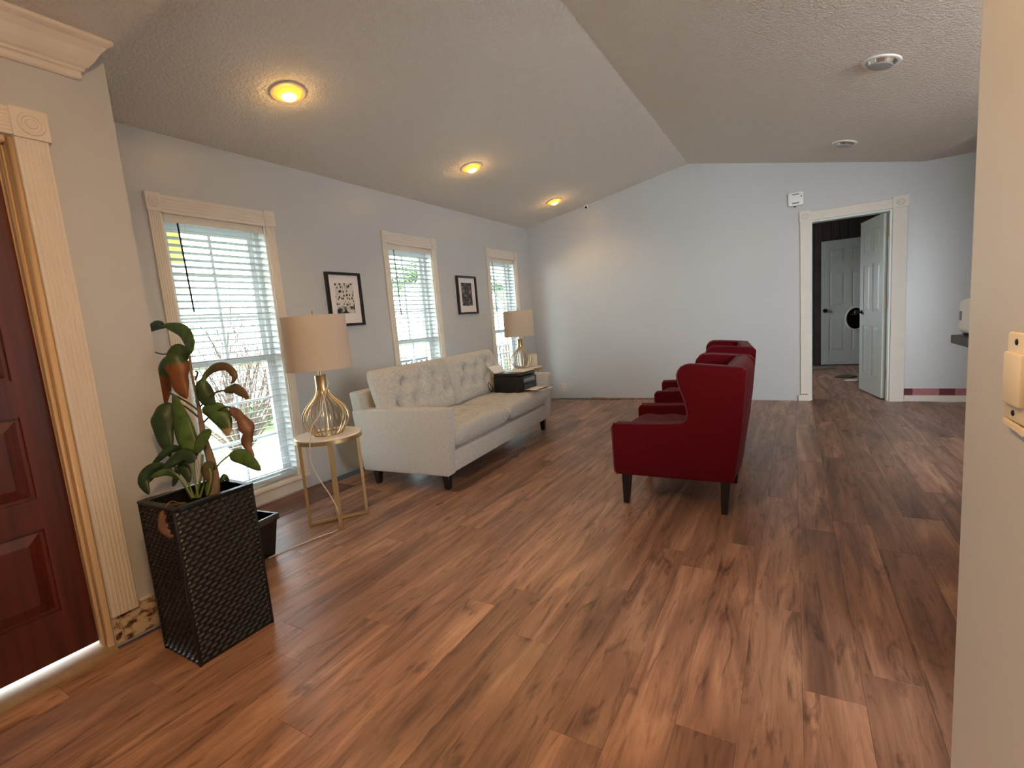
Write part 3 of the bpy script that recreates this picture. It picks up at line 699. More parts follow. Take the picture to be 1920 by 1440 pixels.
def make_lamp(label, loc, rz):
    l = thing('table_lamp', label, 'lamp', loc, rz, 'brass cage lamps with drum shades')
    prof = [(.088, .004), (.112, .03), (.133, .066), (.141, .10), (.137, .135), (.118, .172), (.088, .205), (.058, .235), (.040, .262), (.036, .285)]
    rib = MB().tube([(r_, 0, z_) for r_, z_ in prof], .0038, 6).mesh('rib')
    for k_ in range(24):
        o = link('rib', rib, M['brass'], l); o.rotation_euler = (0, 0, k_*2*PI/24)
    MB().tube([(.088*math.cos(t*2*PI/40), .088*math.sin(t*2*PI/40), .004) for t in range(40)], .004, 8, closed=True).build('base_ring', M['brass'], l)
    MB().lathe([(.038, .268), (.039, .29), (.036, .30), (.036, .372), (.033, .376), (.012, .377)], 28).build('neck', M['brass'], l)
    MB().lathe([(.011, .377), (.011, .43), (.016, .432), (.016, .47), (.004, .472)], 14).build('socket', M['brass'], l)
    MB().lathe([(.010, .472), (.022, .50), (.029, .53), (.026, .555), (.010, .572), (.0005, .575)], 16).build('bulb', M['white_plastic'], l)
    hp = [(0, .018*1, .44), (0, .06, .50), (0, .062, .60), (0, .03, .70), (0, 0, .745), (0, -.03, .70), (0, -.062, .60), (0, -.06, .50), (0, -.018, .44)]
    MB().tube(hp, .002, 6).build('harp', M['brass'], l)
    MB().lathe([(.004, .742), (.006, .75), (.004, .757), (.008, .768), (.0005, .780)], 12).build('finial', M['brass'], l)
    sh_ = MB().lathe([(.197, .415), (.191, .742), (.1895, .742), (.1955, .415)], 56, closed=True).build('shade', M['shade'], l)
    for z_, r_ in ((.415, .1962), (.742, .1902)):
        MB().tube([(r_*math.cos(t*2*PI/56), r_*math.sin(t*2*PI/56), z_) for t in range(56)], .0022, 6, closed=True).build('rim', M['shade'], sh_)
    sp = MB()
    for k_ in range(3): sp.tube([(0, 0, .742), (.19*math.cos(k_*2*PI/3), .19*math.sin(k_*2*PI/3), .735)], .0016, 5)
    sp.build('spider', M['brass'], sh_)
    return l
t1c = (-2.565, 1.972)
make_table('round side table with gold legs left of the sofa', (t1c[0], t1c[1], 0), math.radians(55))
lmp1 = make_lamp('cage lamp with cream drum shade left of the sofa, nearest the camera', (t1c[0], t1c[1], .58), .05)
# cord from the near lamp down to the floor
cw_ = [at(616, 716, 2.93), at(600, 775, 2.86), at(585, 800, 2.80), at(581, 830, 2.80), at(583, 866, 2.82), at(600, 900, 2.86), at(620, 930, 2.9), at(634, 958, 2.93)]
fl = [(-2.475, 1.90, .004), (-2.44, 1.83, .004), (-2.46, 1.75, .004), (-2.485, 1.64, .004), (-2.50, 1.56, .004), (-2.508, 1.49, .004), (-2.512, 1.44, .004)]
cord = MB().tube(smooth_path(cw_+[Vector(p) for p in fl]), .0028, 6).build('cord', M['white_cord'])
cord.parent = lmp1; cord.matrix_parent_inverse = (Matrix.Translation(lmp1.location) @ Matrix.Rotation(.05, 4, 'Z')).inverted()
t2c = (-3.05, 5.56)
make_table('round side table with gold legs beyond the sofa, in the room corner', (t2c[0], t2c[1], 0), math.radians(40))
make_lamp('cage lamp with cream drum shade beyond the sofa in the corner', (t2c[0]-.04, t2c[1]-.07, .58), .02)
bx_ = thing('small_box', 'small white box behind the corner lamp', 'box', (-3.02, 5.68, .58), math.radians(25))
B(-.06, .06, -.05, .05, 0, .15).build('body', M['ivory'], bx_, bevel=.01); B(-.058, .058, -.048, .048, .1505, .158).build('lid', M['ivory'], bx_, bevel=.003)

# ------------------------------------------------------------------ pictures
def picture(y0, y1, z0, z1, label, kind, pw, ph):
    cy, cz = (y0+y1)/2, (z0+z1)/2
    p = thing('framed_picture', label, 'picture', (XW, cy, cz))
    w_, h_, f = (y1-y0)/2, (z1-z0)/2, .022
    for a_ in (B(0, .03, -w_, -w_+f, -h_, h_), B(0, .03, w_-f, w_, -h_, h_), B(0, .03, -w_+f, w_-f, h_-f, h_), B(0, .03, -w_+f, w_-f, -h_, -h_+f)):
        a_.build('frame_side', M['frame_black'], p, bevel=.001, seg=1)
    B(.004, .010, -w_+f, w_-f, -h_+f, h_-f).build('mat', M['mat_board'], p)
    B(.0102, .0108, -pw, pw, -ph+.01, ph+.01).build('print', m_print('print_%d' % kind, kind), p)
    return p
picture(2.76, 3.132, 1.27, 1.73, 'black-framed print of scattered dark leaf shapes above the near lamp', 0, .098, .13)
picture(4.592, 4.985, 1.324, 1.772, 'black-framed dark photograph between the second and third window', 1, .105, .135)

# ------------------------------------------------------------------ planter and plant
pl = thing('planter', 'tall square black woven planter beside the front door', 'planter', (-2.060, .935, 0))
hx, hy, HP = .130, .145, .615
mb = MB(); t_ = .012
mb.box(-hx, hx, -hy, -hy+t_, 0, HP); mb.box(-hx, hx, hy-t_, hy, 0, HP); mb.box(-hx, -hx+t_, -hy+t_, hy-t_, 0, HP); mb.box(hx-t_, hx, -hy+t_, hy-t_, 0, HP)
mb.box(-hx+t_, hx-t_, -hy+t_, hy-t_, .0, .02)
mb.build('body', M['wicker'], pl, smooth=False)
# woven strands, two faces and the others too: short bulged strips in running bond
def weave(face):
    k = MB(); rows = 36; ncols = 8
    for r in range(rows):
        z = .006+(HP-.02)*r/rows; dz = (HP-.02)/rows*.86
        Lh = hy if face in ('x+', 'x-') else hx
        cwid = 2*Lh/ncols
        for c_ in range(-1, ncols+1):
            s0 = -Lh+cwid*(c_+(.5 if r % 2 else 0)); s1 = s0+cwid*.96
            s0, s1 = max(s0, -Lh), min(s1, Lh)
            if s1-s0 < .006: continue
            sg = 1 if face[1] == '+' else -1
            base = (hx if face[0] == 'x' else hy)*sg
            pts = []
            for t, d in ((0, .0), (.25, .0065), (.75, .0065), (1, .0)):
                s = s0+(s1-s0)*t
                for zz_, dd in ((z+dz*.05*t*6, 0), (z+dz*.5, 1), (z+dz, 0)):
                    e = base+sg*(d*(.25+.75*dd)+.0003); zt = zz_+dz*.55*t-.001
                    pts.append((e, s, zt) if face[0] == 'x' else (s, e, zt))
            fs = []
            for i in range(3):
                for j in range(2): fs.append((i*3+j, i*3+j+1, (i+1)*3+j+1, (i+1)*3+j))
            k.add(pts, fs)
    return k
for fc in ('x+', 'x-', 'y+', 'y-'):
    o = weave(fc).build('weave', M['wicker'], pl, smooth=False); o['kind'] = 'stuff'
for cx_ in (-1, 1):
    for cy_ in (-1, 1): B(cx_*hx-.006, cx_*hx+.006, cy_*hy-.006, cy_*hy+.006, 0, HP-.006).build('corner_post', M['wicker'], pl, bevel=.003)
rim = MB(); e = .004
e = .007
rim.box(-hx-e, hx+e, -hy-e, -hy+t_+e, HP-.006, HP+.005); rim.box(-hx-e, hx+e, hy-t_-e, hy+e, HP-.006, HP+.005); rim.box(-hx-e, -hx+t_+e, -hy+t_+e, hy-t_-e, HP-.006, HP+.005); rim.box(hx-t_-e, hx+e, -hy+t_+e, hy-t_-e, HP-.006, HP+.005)
rim.build('rim', M['wicker'], pl, bevel=.002, seg=1)
B(-hx+t_, hx-t_, -hy+t_, hy-t_, .50, .54).build('soil', M['soil'], pl)

M['lf_g'] = m_leaf('leaf_green', S(92,124,62)); M['lf_d'] = m_leaf('leaf_dark_green', S(58,84,48))
M['lf_gb'] = m_leaf('leaf_green_brown_end', S(70,96,50), S(136,84,48), .42); M['lf_gt'] = m_leaf('leaf_green_tan_tip', S(84,118,60), S(176,148,112), .78)
M['lf_b'] = m_leaf('leaf_dry_brown', S(146,104,78)); M['lf_o'] = m_leaf('leaf_olive', S(96,96,62), S(110,86,60), .5)
M['stem_g'] = mat('green_stem', S(104,122,66), .5, var=(30,.15)); M['cane'] = mat('woody_cane', S(116,98,76), .8, var=(40,.25), bump=(60,.5,.004)); M['stem_d'] = mat('dark_stem', S(54,58,38), .6)
plant = thing('house_plant', 'drooping leafy houseplant with browned leaves in the black planter', 'plant', (-2.060, .935, .54))
PO = Vector((-2.060, .935, .54))
def z3(X, Y, k): return at(240+X/3.79, 580+Y/3.79, k) - PO
rl = random.Random(3)
def leaf_(pts, wpx, m, roll=0., curl=.25, wave=.0, n=14):
    """pts: (X,Y,k) centre-line from base to tip"""
    P_ = smooth_path([z3(*p) for p in pts], 5)
    mlen = len(P_); kk = pts[len(pts)//2][2]; hw = wpx/3.79*kk/FPX/2
    vs = []; uvs = []; nu = 6
    for i, c in enumerate(P_):
        t = i/(mlen-1); tg = (P_[min(i+1, mlen-1)]-P_[max(i-1, 0)]).normalized()
        sd = tg.cross(_F).normalized(); nn = sd.cross(tg).normalized()
        an = roll+.25*math.sin(t*3+roll*5); s_ = sd*math.cos(an)+nn*math.sin(an); n_ = nn*math.cos(an)-sd*math.sin(an)
        wd = hw*(math.sin(PI*min(1, t**.8*.97+.03))**.75)*(1+wave*math.sin(t*19+wpx)) + .0012
        for j in range(nu+1):
            q = j/nu*2-1
            vs.append(c + s_*(q*wd) + n_*(curl*wd*(q*q) + wave*.3*wd*math.sin(t*16+q*3))); uvs.append((j/nu, t))
    fs = []
    for i in range(mlen-1):
        for j in range(nu): a_ = i*(nu+1)+j; fs.append((a_, a_+1, a_+nu+2, a_+nu+1))
    me = bpy.data.meshes.new('leaf'); me.from_pydata([tuple(v) for v in vs], [], fs); uvl = me.uv_layers.new(name='UVMap')
    for lp in me.loops: uvl.data[lp.index].uv = uvs[lp.vertex_index]
    me.shade_smooth()
    o = link('leaf', me, m, plant)
    md = o.modifiers.new('thickness', 'SOLIDIFY'); md.thickness = .0012
    return o
def stem_(pts, r, m, nm='stem', n=7): MB().tube(smooth_path([z3(*p) for p in pts], 4), r, n).build(nm, m, plant)
k0 = 1.95
# woody cane and upper stem
cane = [(610, 1330, 1.93), (612, 1190, 1.94), (585, 1060, 1.96), (545, 930, 1.98), (520, 800, 2.0), (497, 660, 2.02), (470, 540, 2.04), (448, 430, 2.06), (440, 330, 2.08)]
cp = smooth_path([z3(*p) for p in cane], 4); MB().tube(cp, [.022-.017*min(1, i/len(cp)*1.5) for i in range(len(cp))], 9).build('cane', M['cane'], plant)
stem_([(500, 1340, 1.92), (470, 1150, 1.93), (470, 1040, 1.94)], .0045, M['stem_g']); stem_([(480, 1340, 1.93), (520, 1180, 1.93), (530, 1030, 1.94)], .0045, M['stem_g'])
stem_([(470, 1340, 1.94), (410, 1200, 1.95), (320, 1110, 1.96)], .0035, M['stem_g']); stem_([(460, 1340, 1.9), (400, 1240, 1.9), (345, 1170, 1.9)], .0035, M['stem_g'])
stem_([(510, 1340, 1.95), (545, 1200, 1.97), (520, 1100, 1.97)], .004, M['stem_g']); stem_([(450, 1350, 1.94), (380, 1220, 1.96), (300, 1130, 1.98)], .003, M['stem_d'])
stem_([(565, 1320, 1.9), (590, 1200, 1.9), (575, 1120, 1.92)], .004, M['stem_g'])
# petioles
stem_([(500, 720, 2.01), (420, 660, 2.02), (290, 590, 2.06)], .004, M['stem_d']); stem_([(505, 770, 2.0), (420, 700, 2.04), (330, 650, 2.08)], .004, M['stem_d'])
stem_([(515, 690, 2.0), (560, 640, 1.99), (625, 590, 1.98), (690, 575, 1.97)], .0035, M['stem_d']); stem_([(540, 800, 1.99), (600, 745, 1.97), (690, 695, 1.95), (735, 702, 1.94)], .0035, M['stem_d'])
stem_([(610, 1150, 1.94), (655, 1090, 1.93), (725, 1032, 1.92)], .003, M['stem_g']); stem_([(450, 420, 2.06), (430, 340, 2.09), (360, 300, 2.14), (250, 320, 2.2), (155, 290, 2.26)], .003, M['stem_d'])
stem_([(480, 500, 2.04), (495, 450, 2.04), (480, 440, 2.04)], .004, M['stem_d'])
# leaves
leaf_([(445, 320, 2.09), (425, 240, 2.11), (370, 150, 2.14), (250, 112, 2.18)], 120, M['lf_g'], .35, .3)
leaf_([(260, 112, 2.19), (190, 118, 2.24), (110, 165, 2.3)], 60, M['lf_d'], .2, .3)
leaf_([(430, 285, 2.07), (350, 330, 2.06), (345, 420, 2.05), (365, 540, 2.05), (420, 635, 2.05)], 150, M['lf_gb'], .3, .4, .12)
leaf_([(300, 330, 2.13), (235, 400, 2.15), (235, 520, 2.16), (235, 640, 2.17), (232, 720, 2.18)], 135, M['lf_gb'], -.3, .35, .05)
leaf_([(300, 665, 2.03), (258, 760, 2.0), (250, 880, 1.99), (300, 1050, 1.98)], 150, M['lf_d'], .2, .3, .06)
leaf_([(480, 1045, 1.94), (400, 900, 1.96), (355, 750, 1.99), (318, 605, 2.03)], 140, M['lf_g'], -.15, .3)
leaf_([(478, 1020, 1.93), (510, 930, 1.93), (590, 855, 1.92)], 105, M['lf_g'], .2, .3)
leaf_([(500, 610, 2.03), (525, 500, 2.02), (590, 420, 2.0), (690, 405, 1.98), (755, 470, 1.97), (735, 530, 1.97)], 62, M['lf_o'], .5, .4, .08)
leaf_([(520, 500, 2.0), (540, 580, 1.99), (570, 650, 1.98), (625, 700, 1.97)], 105, M['lf_d'], .3, .35)
leaf_([(480, 660, 1.99), (500, 600, 1.99), (520, 520, 2.0), (548, 440, 2.01)], 70, M['lf_g'], .6, .4)
leaf_([(680, 575, 1.97), (760, 560, 1.96), (860, 637, 1.95)], 70, M['lf_o'], .4, .4, .06)
leaf_([(530, 700, 1.98), (610, 710, 1.96), (680, 800, 1.95), (712, 900, 1.94)], 125, M['lf_gt'], .25, .35)
leaf_([(730, 700, 1.94), (800, 770, 1.93), (850, 870, 1.92), (840, 950, 1.92), (895, 1048, 1.91)], 82, M['lf_b'], .5, .5, .22)
leaf_([(722, 1030, 1.92), (810, 1045, 1.90), (945, 1145, 1.88)], 100, M['lf_g'], .2, .3)
leaf_([(480, 1070, 1.93), (380, 1040, 1.93), (245, 1140, 1.92)], 95, M['lf_d'], -.2, .35)
leaf_([(265, 1105, 1.93), (165, 1150, 1.92), (105, 1230, 1.91), (150, 1315, 1.90)], 90, M['lf_d'], .3, .4)
leaf_([(350, 1190, 1.92), (260, 1160, 1.91), (160, 1195, 1.9)], 52, M['lf_g'], .1, .3)
leaf_([(410, 1015, 1.97), (300, 995, 1.96), (165, 1115, 1.95)], 56, M['lf_d'], .4, .3)
leaf_([(370, 1090, 1.96), (400, 1140, 1.95), (440, 1230, 1.94)], 70, M['lf_d'], .3, .3)
leaf_([(600, 1080, 1.92), (560, 1150, 1.91), (590, 1240, 1.91)], 75, M['lf_o'], .2, .3)
leaf_([(580, 1220, 1.92), (575, 1280, 1.91), (560, 1330, 1.91)], 50, M['lf_g'], .1, .3)
leaf_([(655, 1230, 1.96), (680, 1190, 1.97), (715, 1225, 1.98)], 40, M['lf_d'], .1, .3)
leaf_([(330, 1120, 1.97), (340, 1170, 1.96), (320, 1260, 1.95)], 60, M['lf_d'], -.3, .3)
leaf_([(155, 290, 2.26), (120, 300, 2.28), (90, 330, 2.3)], 40, M['lf_d'], .1, .3)
leaf_([(420, 1380, 1.88), (300, 1400, 1.86), (160, 1375, 1.87)], 34, M['lf_o'], .1, .3)
# dry leaf hanging over the planter edge
def pz(px, py, k): return ((px-240)*3.79, (py-580)*3.79, k)
stem_([pz(336, 944, 1.80), pz(322, 940, 1.775), pz(311, 950, 1.755), pz(306, 968, 1.752)], .0022, M['lf_b'])
leaf_([pz(312, 955, 1.755), pz(304, 980, 1.752), pz(316, 1002, 1.752), pz(336, 1000, 1.756)], 62, M['lf_b'], .2, .4, .15)

sp_ = thing('waste_bin', 'small dark tapered bin behind the tall planter', 'bin', (-2.585, 1.435, 0), .12)
def frust(a0, b0, a1, b1, z0, z1): return MB().hexa([(-a0, -b0, z0), (a0, -b0, z0), (a0, b0, z0), (-a0, b0, z0)], [(-a1, -b1, z1), (a1, -b1, z1), (a1, b1, z1), (-a1, b1, z1)])
mb = MB(); k1 = frust(.055, .055, .085, .075, 0, .205); mb.add(k1.v, [f for i, f in enumerate(k1.f) if i != 1])
k2 = frust(.050, .050, .080, .070, .008, .205); mb.add(k2.v, [f for i, f in enumerate(k2.f) if i != 1]); mb.build('body', M['wicker'], sp_, smooth=False)
mb = MB(); 
for a_ in ((-.095, .095, -.085, -.068), (-.095, .095, .068, .085), (-.095, -.078, -.068, .068), (.078, .095, -.068, .068)): mb.box(a_[0], a_[1], a_[2], a_[3], .20, .235)
mb.build('rim', mat('grey_brown_rim', S(74,66,62), .4), sp_, bevel=.002, seg=1)

# ------------------------------------------------------------------ ceiling lights
M['lamp_on'] = mat('lit_lens', S(255,190,80), .4, emit=((1, .46, .045, 1), .75)); M['bulb_on'] = mat('lit_bulb', S(255,220,140), .4, emit=((1, .72, .22, 1), 2.6)); M['trim_ring'] = mat('lamp_trim', S(206,190,160), .45)
M['lens_off'] = mat('unlit_lens', S(150,148,142), .35); M['chrome'] = mat('satin_reflector', S(200,200,196), .2, .9)
def downlight(x, y, on, label):
    z = zc(x); sl = math.atan((RZ-EAVE)/(RX-XW)) if x < RX else math.atan((FZ-RZ)/(FX-RX))
    o = thing('ceiling_downlight', label, 'ceiling light', (x, y, z), 0, 'lit downlights' if on else 'unlit downlights')
    o.rotation_euler = (0, -sl, 0)
    MB().lathe([(.100, .004), (.103, -.004), (.100, -.009), (.090, -.012), (.080, -.010), (.078, .002)], 40, closed=True).build('trim_ring', M['trim_ring'] if on else M['white_plastic'], o)
    if on:
        MB().lathe([(.079, -.004), (.074, -.014), (.064, -.022), (.045, -.030), (.044, -.0305)], 36).build('reflector_lens', M['lamp_on'], o)
        MB().lathe([(.046, -.028), (.040, -.038), (.022, -.043), (.0005, -.044)], 30).build('bulb', M['bulb_on'], o)
    else:
        MB().lathe([(.079, -.006), (.070, -.020), (.066, -.026)], 36).build('reflector', M['chrome'], o)
        MB().lathe([(.066, -.024), (.060, -.032), (.035, -.036), (.0005, -.037)], 30).build('lens', M['lens_off'], o)
    return o
for y, lb in ((2.036, 'lit yellow downlight nearest the camera'), (3.958, 'lit yellow downlight, middle of the three'), (5.788, 'lit yellow downlight nearest the back wall')):
    o = downlight(-2.60, y, True, lb)
    l = bpy.data.lights.new('downlight_glow', 'SPOT'); l.energy = 12; l.color = (1, .62, .25); l.spot_size = 2.4; l.spot_blend = .6; l.shadow_soft_size = .05
    lo = bpy.data.objects.new('downlight_glow', l); COL.objects.link(lo); lo.parent = o; lo.location = (0, 0, -.06)
    l2 = bpy.data.lights.new('downlight_halo', 'POINT'); l2.energy = 1.0; l2.color = (1, .55, .16); l2.shadow_soft_size = .03
    lo2 = bpy.data.objects.new('downlight_halo', l2); COL.objects.link(lo2); lo2.parent = o; lo2.location = (0, 0, -.062)
downlight(.475, 3.925, False, 'unlit downlight on the right slope, nearer the camera')
downlight(.425, 5.723, False, 'unlit downlight on the right slope near the back wall')

# ------------------------------------------------------------------ small fittings
sa = thing('alarm_box', 'small white alarm box on the back wall above the doorway', 'alarm', (.033, YB, 2.287))
mb = MB().prism([(.074*max(-1, min(1, 1.22*math.copysign(abs(math.cos(t*2*PI/32))**.6, math.cos(t*2*PI/32)))), .074*max(-1, min(1, 1.1*math.copysign(abs(math.sin(t*2*PI/32))**.6, math.sin(t*2*PI/32))))) for t in range(32)], 'y', -.035, 0)
mb.build('housing', M['white_plastic'], sa, bevel=.008)
B(-.035, .033, -.0375, -.0345, .042, .054).build('vent', M['grey_plastic'], sa); B(-.035, .033, -.0375, -.0345, -.052, -.038).build('vent', M['grey_plastic'], sa)
B(.048, .056, -.0375, -.0345, .012, .030).build('button', M['black_plastic'], sa); B(-.02, .002, -.03, -.012, -.086, -.078).build('latch', M['black_plastic'], sa)
cm = thing('security_camera', 'small white security camera where the back wall meets the ceiling', 'camera', (-2.43, YB-.012, 2.672))
MB().lathe([(.032, .012), (.034, 0), (.028, -.008), (.012, -.012)], 20).xform(Matrix.Rotation(PI/2, 4, 'X') @ Matrix.Translation((0, 0, 0))).build('mount', M['white_plastic'], cm)
MB().lathe([(.0005, .034), (.020, .028), (.028, .012), (.029, 0), (.026, -.016), (.017, -.026), (.016, -.028)], 20, (0, 0, 0)).xform(Matrix.Translation((.018, -.040, -.022)) @ Matrix.Rotation(-PI*.40, 4, 'X')).build('head', M['white_plastic'], cm)
MB().lathe([(.016, 0), (.014, .004), (.0005, .006)], 16).xform(Matrix.Translation((.018, -.066, -.032)) @ Matrix.Rotation(PI*.60, 4, 'X')).build('lens', M['black_gloss'], cm)
MB().tube([(.03, 0, .01), (.10, .006, .020), (.20, .007, .032)], .004, 6).build('cable', M['white_plastic'], cm)
ot = thing('wall_outlet', 'ivory power outlet low on the back wall beside the sofa', 'outlet', (-2.95, YB, .158))
B(-.036, .036, -.006, 0, -.06, .06).build('plate', M['ivory'], ot, bevel=.003)
for zz_ in (.026, -.026):
    r_ = MB().prism([(.017*math.cos(t*2*PI/16), zz_+.017*math.sin(t*2*PI/16)) for t in range(16)], 'y', -.0085, -.005).build('socket', M['ivory'], ot)
    B(-.008, -.004, -.0092, -.0084, zz_-.006, zz_+.008).build('slot', M['black_plastic'], r_); B(.004, .008, -.0092, -.0084, zz_-.006, zz_+.008).build('slot', M['black_plastic'], r_)
sw = thing('light_switch', 'cream switch plate at the right edge on the near wall', 'switch', (RXW, .805, 1.073))
B(-.007, 0, -.037, .037, -.055, .055).build('plate', M['ivory'], sw, bevel=.003)
B(-.012, -.006, -.024, .030, -.033, .031).build('rocker', M['ivory'], sw, bevel=.002)
for zz_ in (.044, -.044): MB().lathe([(.004, 0), (.0035, .0015), (.0005, .002)], 10).xform(Matrix.Translation((-.0068, .006, zz_)) @ Matrix.Rotation(-PI/2, 4, 'Y')).build('screw', M['black_metal'], sw)
MB().prism([(-.034, -.058), (.036, -.056), (.034, -.062), (-.030, -.066)], 'x', -.008, -.001).build('paint_drip', M['ivory'], sw)
# kitchen counter end and appliance
ct = thing('breakfast_counter', 'dark counter end jutting out past the right wall', 'counter', (0, 0, 0))
B(.675, 1.35, 1.5, 3.15, .91, .95).build('countertop', M['dark_wood'], ct, bevel=.003); B(.80, 1.22, 1.5, 3.0, 0, .91).build('cabinet', M['trim'], ct, bevel=.003)
ap = thing('mini_fridge', 'rounded white mini fridge standing on the counter end', 'appliance', (.688, 2.98, .95))
B(0, .30, -.30, .13, .012, .175).build('body', M['white_plastic'], ap, bevel=.03, seg=4)
B(-.004, .002, .06, .085, .075, .118).build('badge', M['grey_plastic'], ap, bevel=.001, seg=1)
for xx_, yy_ in ((.03, -.25), (.03, .09), (.27, -.25), (.27, .09)): B(xx_-.015, xx_+.015, yy_-.015, yy_+.015, 0, .013).build('foot', M['black_plastic'], ap)
# warm flush lamp over the entry hall
fx = thing('entry_ceiling_lamp', 'warm flush bowl lamp on the low entry ceiling', 'ceiling light', (-.60, .30, 2.40))
MB().lathe([(.16, 0), (.16, -.02), (.145, -.03)], 32).build('base', M['brass'], fx)
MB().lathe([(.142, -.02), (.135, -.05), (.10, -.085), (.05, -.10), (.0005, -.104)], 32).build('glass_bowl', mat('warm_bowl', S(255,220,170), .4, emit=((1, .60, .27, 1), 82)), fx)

# ------------------------------------------------------------------ outside, seen through the blinds
M['concrete'] = mat('pale_concrete', S(196,192,184), .9, var=(2,.08)); M['grass'] = mat('lawn', S(104,122,70), .95, var=(3,.25)); M['drive'] = mat('driveway', S(150,148,144), .9, var=(1,.1))
struct(B(-5.6, XW-T, -3, 12, -.22, -.10).build('porch_floor', mat('porch_boards', S(128,124,118), .8, var=(4,.15)), smooth=False)); struct(B(EX-1.0, EX-.15, -2.2, .90, -.10, -.03).build('door_step', M['concrete'], smooth=False))
struct(B(-60, -5.6, -30, 60, -.5, -.4).build('lawn_ground', M['grass'], smooth=False)); struct(B(-30, -9.5, -30, 60, -.4, -.39).build('street', M['drive'], smooth=False))
struct(B(-5.5, XW-T-.02, 1.1, 12, 2.62, 2.74).build('roof_sky_blocker', M['concrete'], smooth=False)); struct(B(EX-3.1, EX-.17, -3, .88, 2.62, 2.74).build('roof_sky_blocker_entry', M['concrete'], smooth=False))  # unseen roof slabs, added to block the sky overhead and darken the slats
rl_ = thing('porch_railing', 'dark metal railing along the porch outside the windows', 'railing', (-5.35, 0, -.1))
mr = M['black_metal']
B(-.02, .02, 5.2, 11.5, .78, .82).build('top_rail', mr, rl_); B(-.015, .015, 5.2, 11.5, .10, .13).build('bottom_rail', mr, rl_)
pk = B(-.009, .009, -.009, .009, .13, .78).mesh('picket')
for i in range(50): o = link('picket', pk, mr, rl_); o.location = (0, 5.25+i*.125, 0)
yp = thing('porch_sign', 'yellow board hanging outside the nearest window', 'sign', (-5.2, 2.45, 2.02)); B(-.015, .015, -.16, .14, 0, .50).build('board', mat('yellow_paint', S(196,186,96), .6, var=(9,.2)), yp); MB().tube([(0, -.1, .50), (0, -.1, .60)], .005, 5).build('hook', M['black_metal'], yp)
def bush(name, label, loc, r, n, m, seed, cat='shrub', leafsz=.05, flat=1.0):
    rr = random.Random(seed); t = thing(name, label, cat, loc); mb = MB()
    for i in range(n):
        d = Vector((rr.gauss(0,1), rr.gauss(0,1), rr.gauss(0,1))).normalized()*r*(rr.random()**.35); d.z = abs(d.z)*flat+.05
        a_ = Vector((rr.gauss(0,1), rr.gauss(0,1), rr.gauss(0,1))).normalized(); b_ = a_.cross(Vector((rr.random(), rr.random(), rr.random()))).normalized(); s = leafsz*rr.uniform(.6, 1.4)
        mb.add([d-a_*s, d+b_*s*.4, d+a_*s, d-b_*s*.4], [(0,1,2,3)])
    o = mb.build('foliage', m, t, smooth=False); o['kind'] = 'stuff'
    MB().tube([(0,0,-.05), (0,0,r*.8)], .03, 6).build('stem', M['cane'], t); return t
M['hedge'] = mat('hedge_green', S(60,88,38), .8, var=(6,.3)); M['twig'] = mat('bare_twig', S(92,74,62), .9); M['tree_leaf'] = mat('tree_green', S(64,94,42), .8, var=(5,.3))
for i, (x_, y_, r_) in enumerate([(-9.9, 4.1, .7), (-8.6, 5.0, .5), (-8.0, 6.2, .7), (-8.3, 9.0, .9), (-8.0, 11.2, .8), (-8.2, 13.5, .9)]):
    bush('hedge_bush', ['low green bush seen lowest through the first window', 'green bush right of it through the first window', 'small green bush between the first and second window views', 'green bush seen low through the second window', 'green bush behind the railing toward the third window', 'farthest green bush outside the third window'][i], (x_, y_, -.4), r_, 900, M['hedge'], i)
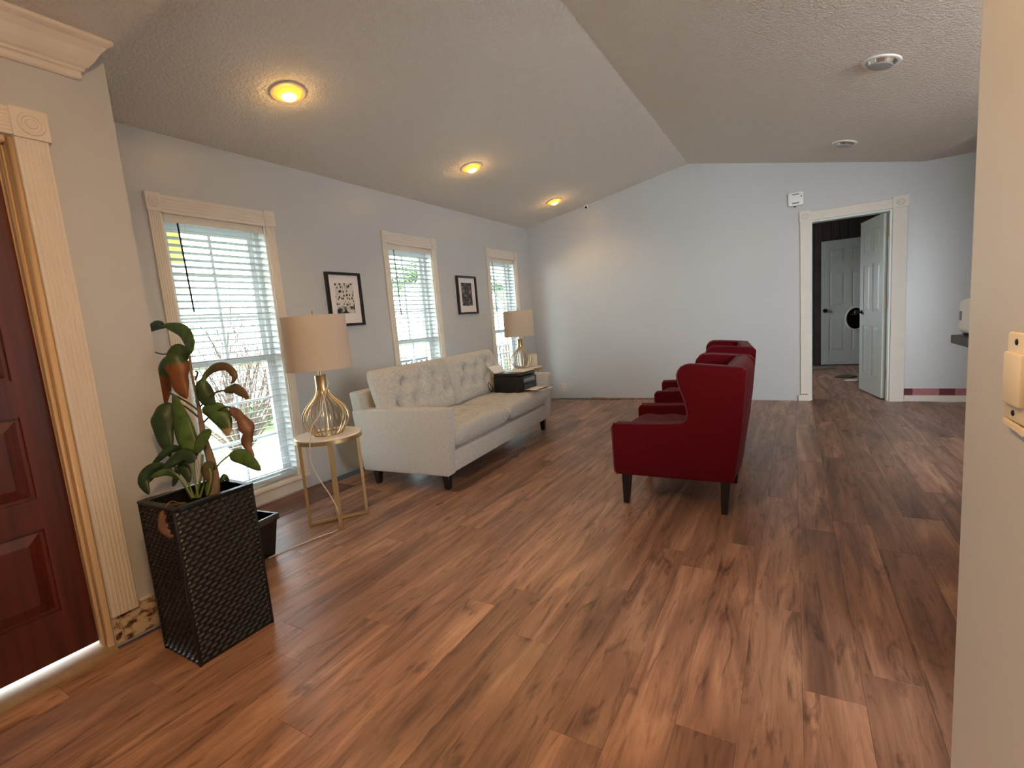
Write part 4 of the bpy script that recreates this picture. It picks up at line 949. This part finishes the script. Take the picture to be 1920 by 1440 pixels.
def bare_shrub(label, loc, seed, h=1.9, n=46):
    rr = random.Random(seed); t = thing('bare_shrub', label, 'shrub', loc, 0, 'leafless shrubs outside'); mb = MB()
    for i in range(n):
        a_ = rr.uniform(0, 2*PI); sp__ = rr.uniform(.1, .8); p = [Vector((0,0,0))]; d = Vector((math.cos(a_)*sp__, math.sin(a_)*sp__, 1)).normalized()
        for k_ in range(5):
            d = (d+Vector((rr.gauss(0,.16), rr.gauss(0,.16), rr.gauss(0,.05)))).normalized(); p.append(p[-1]+d*h/5*rr.uniform(.7, 1.2))
        mb.tube(p, [.013-.0022*q for q in range(6)], 5)
        for q in (2, 3, 4):
            e_ = (d+Vector((rr.gauss(0,.6), rr.gauss(0,.6), rr.gauss(0,.4)))).normalized(); mb.tube([p[q], p[q]+e_*.25, p[q]+e_*.45+Vector((0,0,.05))], .004, 4)
    o = mb.build('branches', M['twig'], t); o['kind'] = 'stuff'; return t
bare_shrub('leafless twiggy shrub seen through the middle of the first window', (-6.7, 3.7, -.4), 4, 2.35, 70)
bare_shrub('leafless shrub farther right outside the first window', (-9.6, 6.4, -.4), 9, 2.0, 60)
def palm(label, loc, h, n, seed):
    rr = random.Random(seed); t = thing('palm_tree', label, 'palm', loc); MB().tube([(0,0,0), (.05,0,h*.5), (0,.04,h)], [.14, .11, .09], 10).build('trunk', M['cane'], t)
    for i in range(n):
        a_ = 2*PI*i/n+rr.uniform(-.2,.2); el = rr.uniform(.1, .9); L_ = rr.uniform(1.3, 1.8); pts = []
        for k_ in range(9):
            s = k_/8; pts.append(Vector((math.cos(a_)*L_*s*math.cos(el*(1-s)), math.sin(a_)*L_*s*math.cos(el*(1-s)), h+L_*(math.sin(el)*s-.75*s*s))))
        mb = MB().tube(pts, .01, 5)
        for k_ in range(1, 9):
            for s in (-1, 1):
                for f in (0, .5):
                    b_ = pts[k_].lerp(pts[k_-1], f); tg = (pts[k_]-pts[k_-1]).normalized(); sd = tg.cross(Vector((0,0,1))).normalized()*s
                    ll = .42*(1-.5*k_/8); e_ = b_+(sd*.85+tg*.55+Vector((0,0,-.35)))*ll; wv = tg*.04
                    mb.add([b_-wv, b_+wv, e_], [(0,1,2)])
        mb.build('frond', M['tree_leaf'], t, smooth=False)
    return t
palm('palm with drooping fronds seen through the second window', (-7.2, 8.5, -.4), 2.7, 14, 5)
palm('palm seen through the third window', (-7.0, 11.8, -.4), 2.5, 14, 8)
